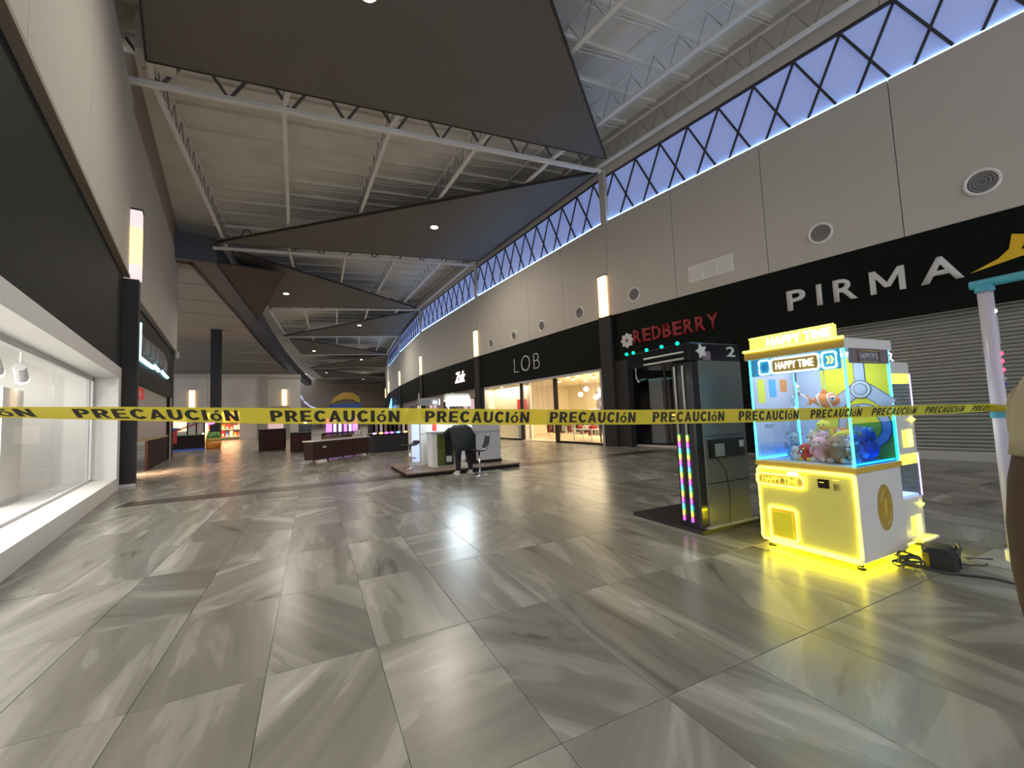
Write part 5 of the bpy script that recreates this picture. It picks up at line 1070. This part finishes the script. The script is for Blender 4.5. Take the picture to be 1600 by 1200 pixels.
box('roof', 'mauve', t, 0.3, 1.9, -0.9, 0.8, 1.72, 1.9); MB().ell((1.25, -0.8, 1.70), (0.22, 0.05, 0.10)).build('purple_lamp', 'purple', t, True); MB().ell((0.85, -0.75, 1.0), (0.04, 0.04, 0.05)).build('spot', 'claw_lamp', t, True)
t = lthing('orange_drum', 'orange and green drum at the right end of the dark play stall', 'drum', 0.85, 33.6, 0.0)
MB().lathe([(0.38, 0.0), (0.42, 0.3), (0.42, 0.5)], n=16).build('lower', 'orange_box', t, True); MB().lathe([(0.42, 0.5), (0.40, 0.7)], n=16).build('middle', 'awning', t, True); MB().lathe([(0.40, 0.7), (0.34, 0.95), (0.30, 1.1)], n=16).build('upper', 'green_box', t, True)
# lit toy shop on the far wall
ts = struct(empty('wall_toy_shop', (8.6, 48.0, 0), -TH))
box('shop_back', 'lob_wall', ts, -8.2, -5.4, 2.5, 2.6, 0, 3.2); box('shop_lid', 'lob_wall', ts, -8.2, -5.4, 0.2, 2.6, 3.0, 3.1); box('shop_side', 'lob_wall', ts, -8.3, -8.2, 0.2, 2.6, 0, 3.2); box('shop_side', 'lob_wall', ts, -5.4, -5.3, 0.2, 2.6, 0, 3.2)
box('header', 'cream', ts, -8.3, -5.3, 0.0, 0.2, 2.75, 3.2); box('shop_wall', 'cream', ts, -16.2, -8.3, 0.05, 0.2, 0, 3.2); box('pink_window', 'shop_glow', ts, -12.0, -9.6, 0.02, 0.05, 1.1, 2.6); box('pink_window', 'pink_panel', ts, -3.4, -1.6, 0.0, 0.02, 0.7, 2.1); box('shop_wall', 'cream_trim', ts, -3.9, -1.0, 0.02, 0.2, 0, 3.2)
area_light('shop_light', ts, (-6.8, 1.2, 2.9), 2.4, 700, (1.0, 0.60, 0.28), sy=2.0)
for k in range(9): MB().ell((-8.1 + k * 0.32, -0.06, 2.72), (0.05, 0.05, 0.05), 6, 5).build('bulb', 'bulb_warm', ts, True)
for r_ in range(3):
    for k in range(8):
        p = Vector((8.6, 48.0, 0)) + Matrix.Rotation(-TH, 3, 'Z') @ Vector((-8.0 + k * 0.34, 1.6 + 0.1 * r_, 0.35 + 0.75 * r_))
        c = ['red', 'white', 'pink', 'red', 'blue', 'white', 'orange', 'red'][(k + r_ * 3) % 8]
        t = thing('toy_box', '%s toy box in the lit far shop, %s shelf, %s from the left' % (c, ['bottom', 'middle', 'top'][r_], ['first', 'second', 'third', 'fourth', 'fifth', 'sixth', 'seventh', 'eighth'][k]), 'toy box', p, -TH, 'toy boxes in the lit far shop')
        hh = random.uniform(0.35, 0.6); MB().cbox(-0.14, 0.14, -0.12, 0.12, 0, hh, 0.015).build('carton', {'red': 'red', 'white': 'shop_white', 'pink': 'p_pink', 'blue': 'blue_box', 'orange': 'orange_box'}[c], t); box('front_label', 'shop_white', t, -0.09, 0.09, -0.125, -0.12, 0.08, hh * 0.5)
    box('shelf', 'white', ts, -8.2, -5.4, 1.4, 2.5, 0.30 + 0.75 * r_, 0.35 + 0.75 * r_)

# ================================================================== LEFT WALL DETAILS (second bay)
def l2(x, y, z): 
    p = Vector((-1.55, 15.1, 0)) + Matrix.Rotation(b2, 3, 'Z') @ Vector((x, y, z)); return p
t = thing('shop_sign', 'dark script sign edged in cyan light on the left wall past the pillar', 'sign', l2(0, 0.10, 0), b2)
MB().prism_xz([(2.2, 3.75), (2.1, 4.7), (3.2, 4.55), (5.2, 4.65), (8.4, 4.75), (9.6, 4.5), (9.6, 3.85), (5.0, 3.85)], -0.05, 0.0).build('board', 'steel_dark', t)
for pts in ([(2.05, -0.07, 4.8), (2.0, -0.07, 3.75)], [(2.0, -0.07, 3.72), (3.6, -0.07, 3.72), (5.2, -0.07, 3.74)], [(5.4, -0.07, 3.85), (6.6, -0.07, 3.78)], [(7.6, -0.07, 3.85), (8.3, -0.07, 3.8), (9.4, -0.07, 3.78)]): MB().tube(pts, 0.07).build('light_edge', 'sign_cyan', t)
for k, x in enumerate((3.2, 4.4, 5.6, 6.8, 8.0)): MB().tube([(x, -0.07, 4.0), (x + 0.3, -0.07, 4.45), (x + 0.6, -0.07, 4.05), (x + 0.8, -0.07, 4.4)], 0.05).build('script_stroke', 'grey', t)
t = thing('exit_sign', 'small red square sign on the dark pillar wall', 'sign', l2(2.5, 0.06, 2.45), b2)
box('plate', 'red', t, -0.8, 0.8, -0.02, 0.0, 0.0, 0.36); MB().tube([(0.1 * math.cos(a), -0.025, 0.16 + 0.1 * math.sin(a)) for a in [2 * PI * k / 12 for k in range(12)]], 0.015, 4, True).build('mark', 'sign_white', t)
sh = struct(empty('door_4', l2(0, 0, 0), b2)); shutter(sh, 2.2, 10.9, 1.15, 2.95, 0.2, 'shutter_bar'); box('bottom_bar', 'gold', sh, 2.2, 10.9, 0.1, 0.25, 1.08, 1.15)
box('lower_board', 'brown', sh, 5.0, 10.9, 0.12, 0.2, 0.0, 1.05)
t = thing('shop_lamp', 'warm work lamp shining out under the half-lowered shutter', 'lamp', l2(3.4, 0.7, 0), b2); MB().tube([(0, 0, 0), (0, 0, 0.8)], 0.02).build('pole', 'black', t); MB().cbox(-0.15, 0.15, -0.08, 0.08, 0.72, 0.92, 0.02).build('head', 'black', t); box('lens', 'bulb_warm', t, -0.13, 0.13, -0.085, -0.08, 0.74, 0.90)
area_light('bulb_light', t, (0, -0.12, 0.82), 0.3, 200, (1.0, 0.62, 0.40), (-PI / 2, 0, 0), sy=0.2)
t = thing('security_camera', 'small white dome camera at the corner of the left cream wall', 'camera', l2(L2 - 0.15, -0.02, 5.15), b2); MB().lathe([(0.12, 0.0), (0.10, 0.08), (0.10, 0.3)], n=12).build('mount', 'white', t); MB().ell((0, 0, 0.0), (0.11, 0.11, 0.12)).build('dome', 'sign_white', t, True)
# ================================================================== PEOPLE
def skin_body(verts, edges, radii, root=0, sub=2):
    me = bpy.data.meshes.new('body'); me.from_pydata([v for v in verts], edges, []); me.update()
    ob = bpy.data.objects.new('body', me); COL.objects.link(ob)
    sk = ob.modifiers.new('skin', 'SKIN'); sk.use_smooth_shade = True; sk.branch_smoothing = 0.4
    if not me.skin_vertices: 
        bpy.context.view_layer.objects.active = ob; bpy.ops.mesh.customdata_skin_add()
    for i, sv in enumerate(me.skin_vertices[0].data): sv.radius = radii[i] if isinstance(radii[i], tuple) else (radii[i], radii[i]); sv.use_root = (i == root)
    ss = ob.modifiers.new('sub', 'SUBSURF'); ss.levels = sub; ss.render_levels = sub
    dg = bpy.context.evaluated_depsgraph_get(); dg.update(); out = bpy.data.meshes.new_from_object(ob.evaluated_get(dg))
    bpy.data.objects.remove(ob); bpy.data.meshes.remove(me)
    out.polygons.foreach_set('use_smooth', [True] * len(out.polygons)); return out
class Body:
    def __init__(s): s.v = []; s.e = []; s.r = []
    def add(s, p, r, par=None):
        s.v.append(tuple(p)); s.r.append(r); i = len(s.v) - 1
        if par is not None: s.e.append((par, i))
        return i
    def hand(s, wrist, wp, d, side, curl):
        """palm and five fingers from the wrist joint, d = pointing direction, side = thumb side"""
        wp = Vector(wp); d = Vector(d).normalized(); side = Vector(side).normalized(); c = Vector(curl).normalized()
        palm = s.add(wp + d * 0.055, (0.034, 0.020), wrist); pm = wp + d * 0.055
        for k, (off, ln) in enumerate(((0.030, 0.070), (0.010, 0.080), (-0.010, 0.074), (-0.028, 0.058))):
            a = pm + d * 0.035 + side * off; b_ = a + d * ln * 0.55 + c * 0.012; e_ = b_ + d * ln * 0.25 + c * 0.030
            i = s.add(a, 0.0095, palm); j = s.add(b_, 0.009, i); s.add(e_, 0.0075, j)
        t0 = wp + d * 0.03 + side * 0.036; i = s.add(t0, 0.011, palm); j = s.add(t0 + side * 0.022 + d * 0.028, 0.010, i); s.add(t0 + side * 0.026 + d * 0.058 + c * 0.01, 0.008, j)
def paint(me, rules, mats):
    for m in mats: me.materials.append(M[m])
    for p in me.polygons: p.material_index = rules(p.center)
# --- person bending over the kiosk counter, seen from behind (local y forward)
pp = thing('person', 'person in a dark jacket and black trousers bending over the kiosk counter', 'person', G(3.50, 10.35), -TH)
B = Body()
pel = B.add((0.02, 0.02, 1.00), (0.21, 0.17)); sp1 = B.add((0.02, 0.16, 1.10), (0.235, 0.17), pel); chs = B.add((0.0, 0.36, 1.15), (0.23, 0.15), sp1); nk = B.add((-0.02, 0.50, 1.16), 0.075, chs)
h0 = B.add((-0.02, 0.58, 1.15), (0.085, 0.09), nk); h1 = B.add((-0.02, 0.66, 1.10), (0.09, 0.10), h0); h2 = B.add((-0.02, 0.71, 1.04), (0.07, 0.075), h1)
for q in (-1, 1):
    sh_ = B.add((q * 0.21, 0.36, 1.12), 0.10, chs); el = B.add((q * 0.33, 0.50, 1.00), 0.075, sh_); wr = B.add((q * 0.20, 0.74, 1.085), 0.045, el)
    B.hand(wr, (q * 0.20, 0.74, 1.085), (-q * 0.3, 1, 0.05), (-q, -0.2, 0), (0, 0.1, -1))
    hp_ = B.add((q * 0.12 + 0.02, 0.0, 0.90), 0.14, pel); kn = B.add((q * 0.14 + 0.02, 0.05, 0.52), 0.095, hp_); an = B.add((q * 0.17 + 0.02, -0.03, 0.12), 0.062, kn); hl = B.add((q * 0.17 + 0.02, -0.03, 0.055), 0.05, an); B.add((q * 0.19 + 0.02, 0.14, 0.045), 0.042, hl)
me = skin_body(B.v, B.e, B.r)
def rule(c):
    if c.z < 0.10: return 2
    if c.z < 0.84: return 1
    if c.y > 0.72 and abs(c.x) > 0.1: return 3
    if c.y > 0.545 and abs(c.x) < 0.14: return 4
    return 0
paint(me, rule, ['coat', 'trousers', 'shoe', 'skin', 'hair']); link('body', me, None, pp)
rg = []
for z, rx, ry, cy in ((0.62, 0.275, 0.20, 0.00), (0.76, 0.29, 0.215, 0.01), (0.92, 0.31, 0.225, 0.03), (1.06, 0.315, 0.215, 0.08), (1.18, 0.28, 0.19, 0.16), (1.25, 0.18, 0.13, 0.22)):
    rg.append([(0.03 + rx * math.cos(a) * (1 + 0.02 * math.sin(5 * a)), cy + ry * math.sin(a), z - 0.02 * math.cos(3 * a)) for a in [2 * PI * k / 20 for k in range(20)]])
MB().loft(rg).build('jacket_skirt', 'coat', pp, True)
for q in (-1, 1): MB().cbox(q * 0.18 - 0.03, q * 0.18 + 0.07, -0.10, 0.22, 0.0, 0.035, 0.012).build('shoe_sole', 'shoe', pp)

# --- person standing at the right edge of the frame, mostly outside it
fx, fy = 3.645, -0.002
pr = thing('person', 'person in a beige top and long brown skirt at the right edge', 'person', (fx, fy, 0), R(-127))
B = Body(); S = 1.06
def P3(x, y, z): return (x * S, y * S, z * S)
pel = B.add(P3(0, 0, 0.98), (0.18, 0.15)); sp1 = B.add(P3(0, 0.01, 1.16), (0.16, 0.13), pel); chs = B.add(P3(0, 0, 1.36), (0.15, 0.12), sp1); nk = B.add(P3(0, 0.01, 1.53), 0.065, chs)
h0 = B.add(P3(0, 0.03, 1.60), (0.075, 0.085), nk); h1 = B.add(P3(0, 0.035, 1.68), (0.085, 0.10), h0); h2 = B.add(P3(0, 0.02, 1.75), (0.07, 0.085), h1); B.add(P3(0, 0.135, 1.655), 0.018, h1)
for q in (-1, 1):
    B.add(P3(q * 0.085, 0.02, 1.665), 0.02, h1)
    sh_ = B.add(P3(q * 0.17, 0, 1.42), 0.07, chs); el = B.add(P3(q * 0.215, 0.02, 1.16), 0.055, sh_); wr = B.add(P3(q * 0.17, 0.22, 1.12), 0.038, el)
    B.hand(wr, P3(q * 0.17, 0.22, 1.12), (-q * 0.4, 1, 0.1), (0, 0.1, 1), (-q, 0, 0))
    hp_ = B.add(P3(q * 0.09, 0, 0.90), 0.12, pel); kn = B.add(P3(q * 0.10, 0.02, 0.50), 0.085, hp_); an = B.add(P3(q * 0.10, 0, 0.11), 0.055, kn); hl = B.add(P3(q * 0.10, -0.01, 0.05), 0.045, an); B.add(P3(q * 0.11, 0.16, 0.04), 0.038, hl)
me = skin_body(B.v, B.e, B.r)
def rule(c):
    x, y, z = abs(c.x) / S, c.y / S, c.z / S
    if z < 0.085: return 2
    if z > 1.545: return 4 if (y < 0.03 or z > 1.735) else 3
    if y > 0.24: return 3
    if z > 1.07: return 0
    return 1
paint(me, rule, ['beige_coat', 'brown_cloth', 'shoe', 'skin', 'hair']); link('body', me, None, pr)
ring_ = lambda r, z, q=1.0: [(r * q * math.cos(a), r * math.sin(a), z) for a in [2 * PI * k / 24 for k in range(24)]]
MB().loft([ring_(r, z, 0.95) for r, z in ((0.215, 0.03), (0.227, 0.17), (0.252, 0.37), (0.264, 0.54), (0.264, 0.78), (0.24, 1.02), (0.205, 1.19))]).build('skirt', 'brown_cloth', pr, True)
MB().loft([ring_(r, z, 1.05) for r, z in ((0.212, 1.16), (0.20, 1.26), (0.186, 1.43), (0.14, 1.56), (0.085, 1.66))]).build('top', 'beige_coat', pr, True)
for q in (-1, 1): MB().ell(P3(q * 0.032, 0.122, 1.685), (0.014, 0.009, 0.009), 8, 6).build('eye', 'white', pr, True)
MB().ell(P3(0, 0.128, 1.605), (0.026, 0.008, 0.008), 8, 6).build('mouth', 'red_box', pr, True)
